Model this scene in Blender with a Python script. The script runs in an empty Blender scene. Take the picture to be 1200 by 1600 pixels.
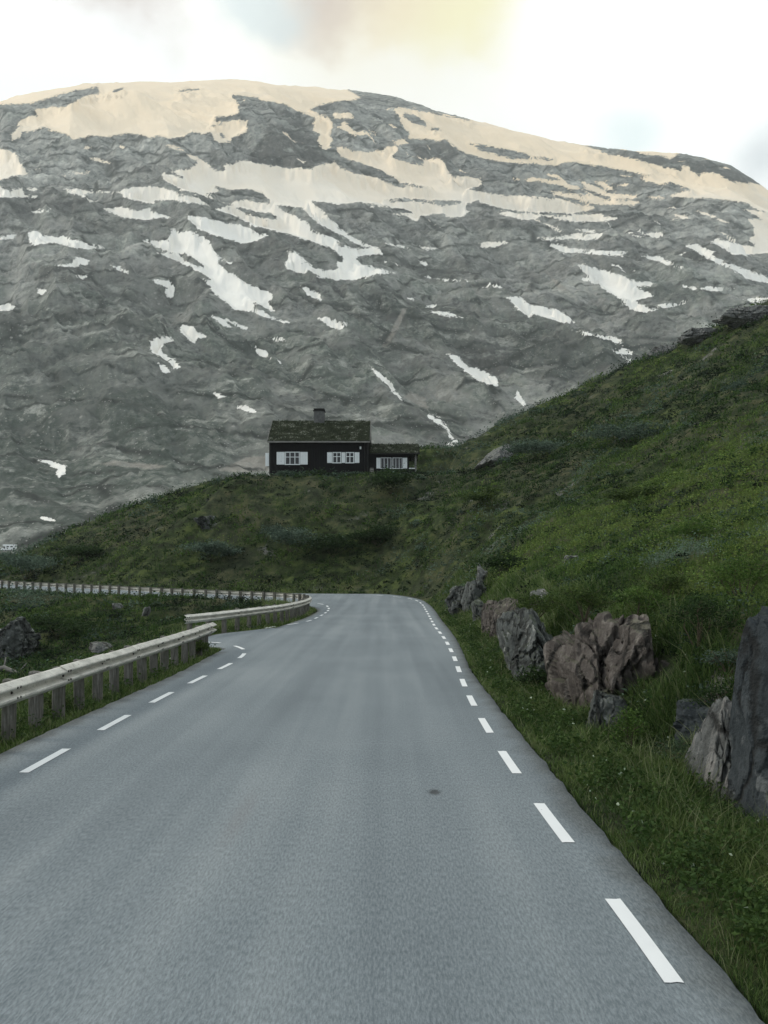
import bpy, bmesh, math, random
import numpy as np
from mathutils import Vector, Matrix, noise as mnoise

rng = np.random.default_rng(7)
random.seed(7)
scene = bpy.context.scene
COL = scene.collection

# ------------------------------------------------------------------ camera model
FPX, HY, CAMZ = 1250.0, 895.0, 2.0          # focal length in photo pixels, horizon row, eye height (m)
def W(px, py, d):
    """a point d metres ahead that the photo shows at pixel (px, py)"""
    return ((px - 600) / FPX * d, d, CAMZ + (HY - py) / FPX * d)

cam = bpy.data.cameras.new('camera')
cam.sensor_fit = 'VERTICAL'; cam.sensor_height = 36.0
cam.lens = 36.0 * FPX / 1600.0
cam.shift_y = (HY - 800) / 1600.0
cam.clip_start = 0.1; cam.clip_end = 8000
cam_o = bpy.data.objects.new('camera', cam); COL.objects.link(cam_o)
cam_o.location = (0, 0, CAMZ); cam_o.rotation_euler = (math.radians(90), 0, 0)
scene.camera = cam_o

# ------------------------------------------------------------------ numpy noise
def _h(ix, iy, seed):
    h = (ix.astype(np.int64) * 374761393 + iy.astype(np.int64) * 668265263 + seed * 974634541) & 0xFFFFFFFF
    h = ((h ^ (h >> 13)) * 1274126177) & 0xFFFFFFFF
    h = h ^ (h >> 16)
    return (h & 0xFFFF) / 65536.0 * 2 * np.pi
def pnoise(x, y, seed=0):
    xi = np.floor(x); yi = np.floor(y); fx = x - xi; fy = y - yi
    u = fx * fx * fx * (fx * (fx * 6 - 15) + 10); v = fy * fy * fy * (fy * (fy * 6 - 15) + 10)
    def g(dx, dy):
        a = _h(xi + dx, yi + dy, seed)
        return np.cos(a) * (fx - dx) + np.sin(a) * (fy - dy)
    a = g(0, 0); b = g(1, 0); c = g(0, 1); d = g(1, 1)
    return ((a + (b - a) * u) * (1 - v) + (c + (d - c) * u) * v) * 1.5
def fbm(x, y, octv=5, gain=0.5, seed=0, ridged=False):
    s = np.zeros_like(x, dtype=float); amp = 1.0; tot = 0; f = 1.0
    for o in range(octv):
        n = pnoise(x * f + 17.3 * o, y * f - 9.1 * o, seed + o)
        if ridged: n = 1 - 2 * np.abs(n)
        s += n * amp; tot += amp; amp *= gain; f *= 2.03
    return s / tot
def sstep(a, b, t):
    t = np.clip((t - a) / (b - a), 0, 1); return t * t * (3 - 2 * t)

# ------------------------------------------------------------------ mesh helpers
def mesh_np(name, V, F, mat=None, parent=None, smooth=True, attrs=None, cols=None, mats=None, mat_idx=None):
    V = np.asarray(V, dtype=np.float32); F = np.asarray(F, dtype=np.int32)
    k = F.shape[1]; me = bpy.data.meshes.new(name)
    me.vertices.add(len(V)); me.vertices.foreach_set('co', V.ravel())
    me.loops.add(F.size); me.loops.foreach_set('vertex_index', F.ravel())
    me.polygons.add(len(F)); me.polygons.foreach_set('loop_start', np.arange(0, F.size, k, dtype=np.int32))
    for m in (mats or ([mat] if mat else [])): me.materials.append(m)
    if mat_idx is not None: me.polygons.foreach_set('material_index', np.asarray(mat_idx, dtype=np.int32))
    me.polygons.foreach_set('use_smooth', np.full(len(F), smooth, dtype=bool))
    for kx, vals in (attrs or {}).items():
        a = me.attributes.new(kx, 'FLOAT', 'POINT'); a.data.foreach_set('value', np.asarray(vals, dtype=np.float32))
    if cols is not None:
        a = me.attributes.new('tint', 'FLOAT_COLOR', 'POINT')
        c = np.ones((len(V), 4), dtype=np.float32); c[:, :3] = cols; a.data.foreach_set('color', c.ravel())
    me.update(calc_edges=True); me.validate()
    o = bpy.data.objects.new(name, me); COL.objects.link(o)
    if parent: o.parent = parent
    return o
def bm_obj(name, bm, mat, parent=None, smooth=False, mats=None):
    me = bpy.data.meshes.new(name); bm.to_mesh(me); bm.free()
    for m in (mats or [mat]): me.materials.append(m)
    for p in me.polygons: p.use_smooth = smooth
    o = bpy.data.objects.new(name, me); COL.objects.link(o)
    if parent: o.parent = parent
    return o
def box(bm, x0, x1, y0, y1, z0, z1, bev=0.0, mi=0):
    vs = [bm.verts.new(p) for p in ((x0,y0,z0),(x1,y0,z0),(x1,y1,z0),(x0,y1,z0),(x0,y0,z1),(x1,y0,z1),(x1,y1,z1),(x0,y1,z1))]
    fs = [bm.faces.new([vs[i] for i in q]) for q in ((3,2,1,0),(4,5,6,7),(0,1,5,4),(1,2,6,5),(2,3,7,6),(3,0,4,7))]
    for f in fs: f.material_index = mi
    if bev > 0:
        es = {e for f in fs for e in f.edges}
        bmesh.ops.bevel(bm, geom=list(es), offset=bev, segments=1, affect='EDGES')
    return fs
def empty(name, loc, label=None, cat=None, group=None, rz=0.0):
    o = bpy.data.objects.new(name, None); COL.objects.link(o); o.location = loc; o.rotation_euler = (0, 0, rz)
    o.empty_display_size = 0.2
    if label: tag(o, label, cat, group)
    return o
def tag(o, label, cat, group=None):
    o['label'] = label; o['category'] = cat
    if group: o['group'] = group
    return o
def kind(o, k): o['kind'] = k; return o

# ------------------------------------------------------------------ material helpers
class NT:
    def __init__(s, name):
        s.m = bpy.data.materials.new(name); s.m.use_nodes = True
        s.t = s.m.node_tree; s.n = s.t.nodes; s.l = s.t.links
        s.b = s.n['Principled BSDF']; s.out = s.n['Material Output']
        s.b.inputs['Roughness'].default_value = 0.9
        s.b.inputs['Specular IOR Level'].default_value = 0.25
    def new(s, t, **kw):
        n = s.n.new(t)
        for k, v in kw.items(): setattr(n, k, v)
        return n
    def put(s, sock, v):
        if isinstance(v, bpy.types.NodeSocket): s.l.new(v, sock)
        elif isinstance(v, (tuple, list)) and len(v) == 3 and sock.type == 'RGBA': sock.default_value = (*v, 1)
        else: sock.default_value = v
    def pos(s): return s.new('ShaderNodeNewGeometry').outputs['Position']
    def nrm(s): return s.new('ShaderNodeNewGeometry').outputs['Normal']
    def obj(s): return s.new('ShaderNodeTexCoord').outputs['Object']
    def map(s, v, scale=(1,1,1), rot=(0,0,0)):
        n = s.new('ShaderNodeMapping'); s.l.new(v, n.inputs[0]); n.inputs['Scale'].default_value = scale; n.inputs['Rotation'].default_value = rot
        return n.outputs[0]
    def noise(s, v, scale, detail=4, rough=0.55, dist=0.0, col=False):
        n = s.new('ShaderNodeTexNoise'); s.l.new(v, n.inputs['Vector'])
        n.inputs['Scale'].default_value = scale; n.inputs['Detail'].default_value = detail
        n.inputs['Roughness'].default_value = rough; n.inputs['Distortion'].default_value = dist
        return n.outputs['Color' if col else 'Fac']
    def vor(s, v, scale, feature='F1', out='Distance', rnd=1.0):
        n = s.new('ShaderNodeTexVoronoi', feature=feature); s.l.new(v, n.inputs['Vector']); n.inputs['Scale'].default_value = scale
        n.inputs['Randomness'].default_value = rnd
        return n.outputs[out]
    def ramp(s, f, stops, interp='LINEAR'):
        n = s.new('ShaderNodeValToRGB'); s.l.new(f, n.inputs[0]); cr = n.color_ramp; cr.interpolation = interp
        while len(cr.elements) < len(stops): cr.elements.new(0.5)
        for e, (p, c) in zip(cr.elements, stops):
            e.position = p; e.color = (c, c, c, 1) if isinstance(c, (int, float)) else (*c, 1)
        return n.outputs[0]
    def rng(s, f, a, b, c=0.0, d=1.0, smooth=True):
        n = s.new('ShaderNodeMapRange', interpolation_type='SMOOTHSTEP' if smooth else 'LINEAR'); s.put(n.inputs[0], f)
        for i, v in zip((1,2,3,4), (a,b,c,d)): n.inputs[i].default_value = v
        return n.outputs[0]
    def math(s, op, a, b=0.0, clamp=False):
        n = s.new('ShaderNodeMath', operation=op, use_clamp=clamp); s.put(n.inputs[0], a); s.put(n.inputs[1], b); return n.outputs[0]
    def mix(s, f, a, b, mode='MIX'):
        n = s.new('ShaderNodeMix', data_type='RGBA', blend_type=mode); s.put(n.inputs[0], f); s.put(n.inputs[6], a); s.put(n.inputs[7], b); return n.outputs[2]
    def attr(s, name, out='Fac'):
        n = s.new('ShaderNodeAttribute', attribute_name=name); return n.outputs[out]
    def sep(s, v, i):
        n = s.new('ShaderNodeSeparateXYZ'); s.l.new(v, n.inputs[0]); return n.outputs[i]
    def bump(s, h, strength=0.5, dist=0.1, prev=None):
        n = s.new('ShaderNodeBump'); s.put(n.inputs['Height'], h); n.inputs['Strength'].default_value = strength; n.inputs['Distance'].default_value = dist
        if prev is not None: s.l.new(prev, n.inputs['Normal'])
        return n.outputs[0]
    def done(s, col=None, rough=None, normal=None, spec=None, metal=None):
        if col is not None: s.put(s.b.inputs['Base Color'], col)
        if rough is not None: s.put(s.b.inputs['Roughness'], rough)
        if normal is not None: s.l.new(normal, s.b.inputs['Normal'])
        if spec is not None: s.b.inputs['Specular IOR Level'].default_value = spec
        if metal is not None: s.put(s.b.inputs['Metallic'], metal)
        return s.m
M = {}

# ================================================================== ROAD GEOMETRY
# paired asphalt edges: (left x, y, z), (right x, y, z)
PAIRS = [((-4.25,-12,0),(1.75,-12,0)), ((-4.25,0,0),(1.75,0,0)), ((-4.27,10,0),(1.72,8,0)), ((-4.15,16,0),(1.80,16,0)),
 ((-4.22,20,0),(2.0,20,0)), ((-4.0,24,0),(2.2,24,0)), ((-4.0,28.3,0),(2.33,28,0)), ((-3.75,32,0),(2.45,33,0)),
 ((-3.50,36,0),(2.6,38,0.0)), ((-3.42,40,.02),(2.72,43,.04)), ((-3.6,43,.03),(2.72,48,.12)), ((-4.1,45.2,.06),(2.45,52,.25)),
 ((-5.0,47,.10),(1.6,55.5,.36)), ((-6.5,48.5,.13),(0,58,.46)), ((-9,50,.17),(-3.2,59.8,.44)), ((-13,52,.28),(-8,60.8,.46)),
 ((-18,54.8,.42),(-14.5,62.3,.55)), ((-24,58.3,.58),(-21.5,64.8,.74)), ((-31,62.5,.8),(-28.5,69,.95)), ((-40,68,1.1),(-37.5,74.5,1.2)), ((-52,75,1.5),(-49,81.5,1.6))]
def catmull(P, per):
    P = np.array(P, float); out = []
    for i in range(len(P) - 1):
        p0 = P[max(i-1,0)]; p1 = P[i]; p2 = P[i+1]; p3 = P[min(i+2,len(P)-1)]
        for k in range(per):
            t = k / per
            # non-overshooting: hermite with limited tangents
            m1 = (p2 - p0) * 0.5; m2 = (p3 - p1) * 0.5; L = np.linalg.norm(p2 - p1)
            for m in (m1, m2):
                n = np.linalg.norm(m)
                if n > L: m *= L / n
            out.append((2*t**3-3*t**2+1)*p1 + (t**3-2*t**2+t)*m1 + (-2*t**3+3*t**2)*p2 + (t**3-t**2)*m2)
    out.append(P[-1]); return np.array(out)
EL = catmull([p[0] for p in PAIRS], 8); ER = catmull([p[1] for p in PAIRS], 8)
# side road leaving on the left between the two guardrails
SIDE = [((-3.0,19.6,-.004),(-3.0,28.9,-.004)), ((-3.9,20.6,-.004),(-3.9,29.3,-.004)), ((-4.6,21.6,-.02),(-4.8,27.9,-.02)), ((-5.6,22.3,-.08),(-5.7,26.9,-.08)), ((-7.2,22.9,-.42),(-7.2,26.2,-.42)), ((-9.2,23.4,-1.0),(-9.2,26.4,-1.0))]
SL = catmull([p[0] for p in SIDE], 6); SR = catmull([p[1] for p in SIDE], 6)
def resample(P, step):
    P = np.asarray(P); d = np.r_[0, np.cumsum(np.linalg.norm(np.diff(P, axis=0), axis=1))]
    s = np.arange(0, d[-1], step); return np.stack([np.interp(s, d, P[:, i]) for i in range(P.shape[1])], 1)
def inside(x, y, poly):
    r = np.zeros(x.shape, bool); n = len(poly)
    for i in range(n):
        x0, y0 = poly[i][:2]; x1, y1 = poly[(i+1) % n][:2]
        if y0 == y1: continue
        c = ((y0 > y) != (y1 > y)) & (x < (x1 - x0) * (y - y0) / (y1 - y0) + x0)
        r ^= c
    return r
POLY_MAIN = np.vstack([EL, ER[::-1]]); POLY_SIDE = np.vstack([SL, SR[::-1]])
_edge = np.vstack([resample(EL, .45), resample(ER, .45), resample(SL[8:], .45), resample(SR[8:], .45)])
_mid = np.vstack([resample((EL+ER)/2, .6), resample(EL*.75+ER*.25, .6), resample(EL*.25+ER*.75, .6), resample((SL+SR)[14:]/2, .6)])
def road_dist(x, y):
    """distance to the nearest asphalt (0 inside) and the asphalt height there"""
    x = np.atleast_1d(x).astype(float); y = np.atleast_1d(y).astype(float)
    D = np.full(x.shape, 99.0); Z = np.zeros(x.shape)
    near = np.where((y < 95) & (x < 16) & (x > -70))[0]
    R = np.vstack([_edge, _mid])
    for c in np.array_split(near, max(1, len(near)//4000)):
        if len(c) == 0: continue
        d2 = (x[c,None]-R[None,:,0])**2 + (y[c,None]-R[None,:,1])**2
        j = d2.argmin(1); D[c] = np.sqrt(d2[np.arange(len(c)), j]); Z[c] = R[j, 2]
    ins = np.zeros(x.shape, bool)
    ins[near] = inside(x[near], y[near], POLY_MAIN) | inside(x[near], y[near], POLY_SIDE)
    D[ins] = 0
    return D, Z

# ================================================================== NEAR GROUND HEIGHT
HOUSE_D = 80.0
ctrl = []
def C(px, py, d): ctrl.append(W(px, py, d))
def CW(x, y, z): ctrl.append((x, y, z))
# crest of the knoll, left to right
for a in ((-250,945,105),(-120,915,102),(-40,916,98),(0,910,96),(40,885,94),(100,840,90),(165,813,87),(240,794,84),(300,777,83),(370,756,82),(420,743,80),(500,742,80),(580,742,80),(660,740,81)): C(*a)
for a in ((640,716,90),(680,705,93),(720,700,95),(760,682,97),(800,667,99),(850,655,100),(900,630,100),(950,601,99),(1000,575,98),(1050,551,96),(1100,527,94),(1150,503,92),(1200,482,90),(1300,440,88),(1450,380,84)): C(*a)
# face of the knoll below the house, above the far road
for a in ((500,800,72),(600,790,72),(400,800,73),(300,830,73),(200,850,76),(100,875,78),(0,890,80),(600,850,66.5),(500,860,67),(400,870,68),(300,885,69),(600,895,62.5),(500,900,63.5),(400,905,65),(690,880,55),(700,820,63),(720,760,72)): C(*a)
# right hillside
for a in ((800,740,72),(800,800,57),(800,850,45),(820,900,30),(760,905,38),(900,800,46),(900,720,64),(900,850,35),(880,890,27),(1000,700,60),(1000,620,82),(1000,780,43),(1000,850,28),(1000,905,20),
          (1100,850,20.5),(1100,780,30),(1100,700,46),(1100,600,72),(1200,900,14),(1200,800,21),(1200,700,36),(1200,600,58),(1200,540,76),(1100,960,13),(1150,960,11),(1350,800,16),(1350,600,45),(1500,700,25),(1500,500,55)): C(*a)
# behind the crests: falling away
for x in range(-90, 61, 25):
    CW(x, 128, -2 + 0.12*max(0, x)); CW(x, 165, -12)
CW(75,120,30); CW(90,90,42); CW(100,60,44); CW(60,30,26); CW(40,10,17); CW(20,5,9); CW(12,0,5.5); CW(25,-12,10); CW(8,-6,3.2); CW(6,6,2.3); CW(5.8,10,1.75)
# verge and bank beside the road
for y in (-6,0,4,7,9.5,12,14.5,17,20): CW(2.5, y, -.30)
for y in (7,9.5,12,14.5,17): CW(3.1, y, -.45)
for q in ((4.7,4,.95),(4.6,8,.95),(4.35,10,1.05),(3.75,10.6,.80),(3.85,9.6,.55),(4.2,11.3,1.25),(4.0,12.2,1.25),(3.95,14,1.3),(3.75,17,1.1),(3.6,20,.95),(3.75,24,1.0),(4.0,30,1.1),(4.3,36,1.3)): CW(*q)
for y in (24,30,36,42): CW(3.0+.008*y, y, .0)
# bowl on the left
for a in ((-6,-5,-.3),(-12,-5,-1),(-30,-5,-2),(-6.5,6,-.45),(-6.5,12,-.4),(-7,18,-.55),(-12,8,-1.2),(-12,16,-1.7),(-12,32,-1.6),(-9,36,-.7),(-8,42,-.45),(-16,42,-.9),(-16,36,-2.2),(-24,36,-3.0),(-20,20,-2.7),(-30,20,-2.7),(-45,20,-3),(-28,48,-1.1),(-22,50,-.5),(-40,40,-2.4),(-40,55,-.6),(-60,60,-1),(-60,30,-3)): CW(*a)
for p in PAIRS[8:]:
    CW(*p[0]); CW(*p[1])
for y in range(-10, 33, 6):
    CW(-4.4, y, -.05); CW(1.8, y, -.05)
ctrl = np.array(ctrl)
def _tps_fit(P, lam=0.02):
    n = len(P); S = 30.0; X = P[:, :2] / S
    r2 = ((X[:,None]-X[None])**2).sum(-1) + 1e-12; K = 0.5*r2*np.log(r2)
    A = np.zeros((n+3, n+3)); A[:n,:n] = K + lam*np.eye(n)*0.01; A[:n,n] = 1; A[:n,n+1:] = X; A[n,:n] = 1; A[n+1:,:n] = X.T
    return np.linalg.solve(A, np.r_[P[:,2], 0, 0, 0]), X, S
_w, _X, _S = _tps_fit(ctrl)
def tps(x, y):
    out = np.empty(len(x))
    for c in np.array_split(np.arange(len(x)), max(1, len(x)//20000)):
        q = np.stack([x[c], y[c]], 1)/_S
        r2 = ((q[:,None]-_X[None])**2).sum(-1) + 1e-12
        out[c] = (0.5*r2*np.log(r2)) @ _w[:len(_X)] + _w[-3] + q @ _w[-2:]
    return out
HX0, HX1, HZ = -11.5, 3.6, 11.55
def ground(x, y, want_d=False):
    x = np.atleast_1d(np.asarray(x, float)); y = np.atleast_1d(np.asarray(y, float))
    D, Z = road_dist(x, y)
    z = tps(x, y)
    far = sstep(6, 60, y)
    a = (x*0.83 + y*0.55); b = (-x*0.55 + y*0.83)
    n = 1.0*far*fbm(a/16, b/9, 4, .5, 3) + (0.14+.42*far)*fbm(a/4.6, b/2.6, 4, .55, 11) + .55*far*fbm(a/9, b/3.6, 3, .5, 31, True)
    n += 0.05*fbm(x/.7, y/.7, 3, .5, 21)
    # hold the house pad and the crest it stands on
    hp = np.maximum(np.maximum(HX0-1-x, x-HX1-1.2), np.maximum(np.abs(y-83.2)-4.2, 0)); hp = sstep(0, 5, hp)
    z = z*(hp) + (HZ-.12)*(1-hp)
    amp = sstep(.2, 5, D)
    z = z + n*amp*(.15+.85*hp)
    t = sstep(0.0, 2.6, D)
    z = (Z - .045)*(1-t) + z*t
    z = np.where(D <= 0, Z - .22, z)
    return (z, D) if want_d else z

def fan(u, r, oy):
    U, R = np.meshgrid(u, r); return (U*R).ravel(), (R + oy).ravel()
def grid_faces(nc, nr):
    i = np.arange(nr-1)[:,None]*nc + np.arange(nc-1)[None]
    return np.stack([i, i+1, i+1+nc, i+nc], -1).reshape(-1, 4)

# ------------------------------------------------------------------ ground material
g = NT('heath_ground')
P = g.pos()
big = g.noise(P, .12, 5, .6); mid = g.noise(P, .9, 6, .65); fine = g.noise(P, 9, 5, .7)
c1 = g.ramp(mid, [(.38, (.006,.012,.004)), (.5, (.024,.042,.012)), (.62, (.070,.095,.026))])
c2 = g.ramp(mid, [(.38, (.014,.022,.011)), (.5, (.034,.046,.022)), (.62, (.080,.080,.042))])
c = g.mix(g.rng(big, .42, .58), c1, c2)
c = g.mix(g.rng(fine, .35, .7, .0, .55), c, g.mix(.5, c, (.10,.095,.055)))
up = g.sep(g.nrm(), 2)
rock = g.math('MULTIPLY', g.rng(g.noise(P, .35, 6, .65), .62, .68), g.rng(up, .93, .80))
c = g.mix(rock, c, g.ramp(fine, [(.3, (.06,.06,.055)), (.7, (.22,.22,.2))]))
hgt = g.math('ADD', g.math('MULTIPLY', mid, 1.0), g.math('MULTIPLY', fine, .4))
M['ground'] = g.done(c, .95, g.bump(hgt, .8, .25), .1)

u = np.linspace(-1.25, 1.25, 860); r = np.geomspace(4.0, 185, 720)
gx, gy = fan(u, r, -9.0)
gz, gd = ground(gx, gy, True)
near_ground = kind(mesh_np('ground', np.stack([gx, gy, gz], 1), grid_faces(len(u), len(r)), M['ground']), 'structure')

# ------------------------------------------------------------------ asphalt
a = NT('worn_asphalt')
P = a.pos()
st = a.map(P, (1, .12, 1))
sp = a.noise(a.map(P, (1,.22,1)), 74, 4, .7); sp2 = a.noise(a.map(P, (1,.5,1)), 130, 2, .6)
tr = a.noise(st, .9, 4, .55); blot = a.noise(P, .25, 5, .6); lane = a.noise(a.map(P, (1,.025,1)), 1.9, 3, .5)
v = a.math('ADD', a.math('MULTIPLY', tr, .30), a.math('ADD', a.math('MULTIPLY', lane, .42), a.math('MULTIPLY', blot, .28)))
base = a.ramp(v, [(.40, (.122,.147,.160)), (.5, (.174,.204,.217)), (.60, (.236,.266,.275))])
base = a.mix(a.rng(sp, .36, .64, 0, 1, False), a.mix(.42, base, (.05,.062,.072)), a.mix(.22, base, (.40,.44,.46)))
base = a.mix(a.rng(sp2, .52, .75, 0, .4), base, (.08,.09,.095))
# darker strip at the raw edge of the surfacing, grit and moss in it
e = a.attr('edge'); en = a.noise(P, 2.2, 5, .6)
edge = a.rng(a.math('ADD', e, a.math('MULTIPLY', a.math('SUBTRACT', en, .5), .45)), .34, .02, 0, .75)
base = a.mix(edge, base, a.mix(a.rng(sp, .4, .6), (.055,.06,.06), (.10,.105,.095)))
# cracks
ck = a.vor(a.mix(.12, a.map(P, (.55,.16,1)), a.noise(P, 1.3, 4, .6, col=True)), 1.0, 'DISTANCE_TO_EDGE')
ckm = a.math('MULTIPLY', a.rng(ck, .012, .002), a.rng(blot, .5, .6))
base = a.mix(a.math('MULTIPLY', ckm, 0.0), base, (.06,.06,.06))
# old reddish drip stain and an oil spot
def spot(cx, cy, sx, sy):
    n = a.new('ShaderNodeVectorMath', operation='SUBTRACT'); a.l.new(P, n.inputs[0]); n.inputs[1].default_value = (cx, cy, 0)
    n2 = a.new('ShaderNodeVectorMath', operation='MULTIPLY'); a.l.new(n.outputs[0], n2.inputs[0]); n2.inputs[1].default_value = (1/sx, 1/sy, 0)
    n3 = a.new('ShaderNodeVectorMath', operation='LENGTH'); a.l.new(n2.outputs[0], n3.inputs[0]); return n3.outputs['Value']
base = a.mix(a.math('MULTIPLY', a.rng(spot(-1.18, 6.6, .12, 1.1), 1.0, .2), .16), base, (.15,.12,.115))
base = a.mix(a.rng(a.math('ADD', spot(.46, 7.3, .09, .16), a.math('MULTIPLY', sp, .8)), 1.3, .6, 0, .8), base, (.03,.03,.03))
hh = a.math('ADD', sp, a.math('MULTIPLY', sp2, .6))
M['asphalt'] = a.done(base, a.rng(v, .3, .7, .8, .92), a.bump(hh, .35, .006), .25)

def ribbon(Lp, Rp, nc, zoff, jit):
    t = np.r_[0, .006, np.linspace(.02, .98, nc-4), .994, 1]; n = len(Lp)
    d = Rp - Lp; w = np.linalg.norm(d[:, :2], axis=1, keepdims=True); dn = d/w
    jl = jit*fbm(np.arange(n)*.35, np.zeros(n), 4, .6, 5); jr = jit*fbm(np.arange(n)*.35, np.ones(n)*7, 4, .6, 9)
    Lq = Lp - dn*jl[:,None]; Rq = Rp + dn*jr[:,None]
    V = Lq[:,None]*(1-t[None,:,None]) + Rq[:,None]*t[None,:,None]; V[...,2] += zoff
    jn = (Lq[:,1] > 20.3) & (Lq[:,1] < 28.6) & (Lq[:,0] > -5) & (nc == 26)      # no rim where the side road joins
    V[~jn, 0, 2] -= .06; V[:, -1, 2] -= .06           # the edge of the surfacing rolls over
    e = np.minimum(t, 1-t)[None]*w
    e = np.where(jn[:,None] & (t[None] < .5), 1.0, e)
    return V.reshape(-1, 3), grid_faces(nc, n), e.ravel()
t_cross = 16
LL = resample(np.hstack([EL, ER]), .22)
V, F, E = ribbon(LL[:, :3], LL[:, 3:], 26, 0.0, .07)
# surfacing edge: pull second columns close to the rim
road = kind(mesh_np('road', V, F, M['asphalt'], attrs={'edge': E}), 'structure')
LL = resample(np.hstack([SL, SR]), .25)
V, F, E = ribbon(LL[:, :3], LL[:, 3:], 14, 0.0, .05)
E[:] = np.where(V[:,0] > -4.1, 1.0, E)
kind(mesh_np('side_road', V, F, M['asphalt'], attrs={'edge': E}), 'structure')

# ------------------------------------------------------------------ painted edge dashes (parts of the road)
w = NT('road_paint'); P = w.pos()
wear = w.rng(w.noise(w.map(P, (1,.6,1)), 26, 5, .75), .62, .76, 0, .7)
M['paint'] = w.done(w.mix(wear, w.mix(w.noise(P, 3, 4), (.66,.68,.68), (.80,.81,.80)), (.25,.26,.26)), .7, w.bump(w.noise(P, 70, 3), .2, .003), .3)
def road_z(x, y):
    return float(road_dist([x], [y])[1][0])
def dash(path, s0, s1, width=.10):
    P = np.asarray(path, float); d = np.r_[0, np.cumsum(np.linalg.norm(np.diff(P, axis=0), axis=1))]
    s = np.linspace(s0, s1, 7); q = np.stack([np.interp(s, d, P[:,0]), np.interp(s, d, P[:,1])], 1)
    t = np.gradient(q, axis=0); t /= np.linalg.norm(t, axis=1, keepdims=True); nn = np.stack([-t[:,1], t[:,0]], 1)
    L_ = q + nn*width/2; R_ = q - nn*width/2
    # ragged brushed ends
    V = []
    for k in range(7):
        for f in (0, .33, .66, 1):
            p = L_[k]*(1-f) + R_[k]*f
            if k in (0, 6): p = p + t[k]*random.uniform(-.007, .007)
            V.append((p[0], p[1], road_surface(p[0], p[1]) + .005))
    return mesh_np('edge_dash', V, grid_faces(4, 7)[:, ::-1], M['paint'], parent=road)
_RC = resample(np.hstack([EL, ER]), .3)
def road_surface(x, y):
    A = _RC[:, :2]; B = _RC[:, 3:5]; d = B - A; l2 = (d**2).sum(1)
    t = np.clip(((np.array([x, y]) - A)*d).sum(1)/l2, 0, 1); q = A + d*t[:,None]
    k = ((q - (x, y))**2).sum(1).argmin(); return float(_RC[k,2]*(1-t[k]) + _RC[k,5]*t[k])
right_line = catmull([(1.41,-1),(1.41,2),(1.41,4.4),(1.35,6.5),(1.32,8.5),(1.33,10.5),(1.37,12.5),(1.44,14.5),(1.54,16.5),(1.65,18.7),(1.74,21),(1.83,24),(1.87,27),(1.90,30),(1.98,33),(2.06,36),(2.14,39),(2.22,43),(2.28,47),(2.1,51),(1.4,54),(-.2,56.3),(-3,58),(-8,59.3),(-14.5,61),(-22,64)], 6)
def plen(P): return np.linalg.norm(np.diff(P, axis=0), axis=1).sum()
s = .92
while s < 72: dash(right_line, s + 3.98, s + 4.98 + .0, .095); s += 2.03
left_line = catmull([(-3.6,-2),(-3.6,6),(-3.6,10),(-3.56,13),(-3.45,16),(-3.38,17.6),(-3.42,19.4),(-3.62,20.7),(-4.1,21.9),(-4.8,22.9),(-5.8,23.2)], 8)
s = 1.40
while s < plen(left_line) - 1: dash(left_line, s, s + 1.08); s += 2.15
left_line2 = catmull([(-4.4,28.3),(-4.0,30),(-3.45,31.6),(-3.12,33.3),(-3.0,35.5),(-2.93,37.5),(-2.9,40),(-2.95,42.6),(-3.1,44.6),(-3.5,47.2),(-4.4,48.9),(-6,50.2),(-8.6,51.4),(-12.6,53.3),(-18,56)], 6)
s = .5
while s < plen(left_line2) - 1: dash(left_line2, s, s + 1.0, .11); s += 2.1

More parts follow.
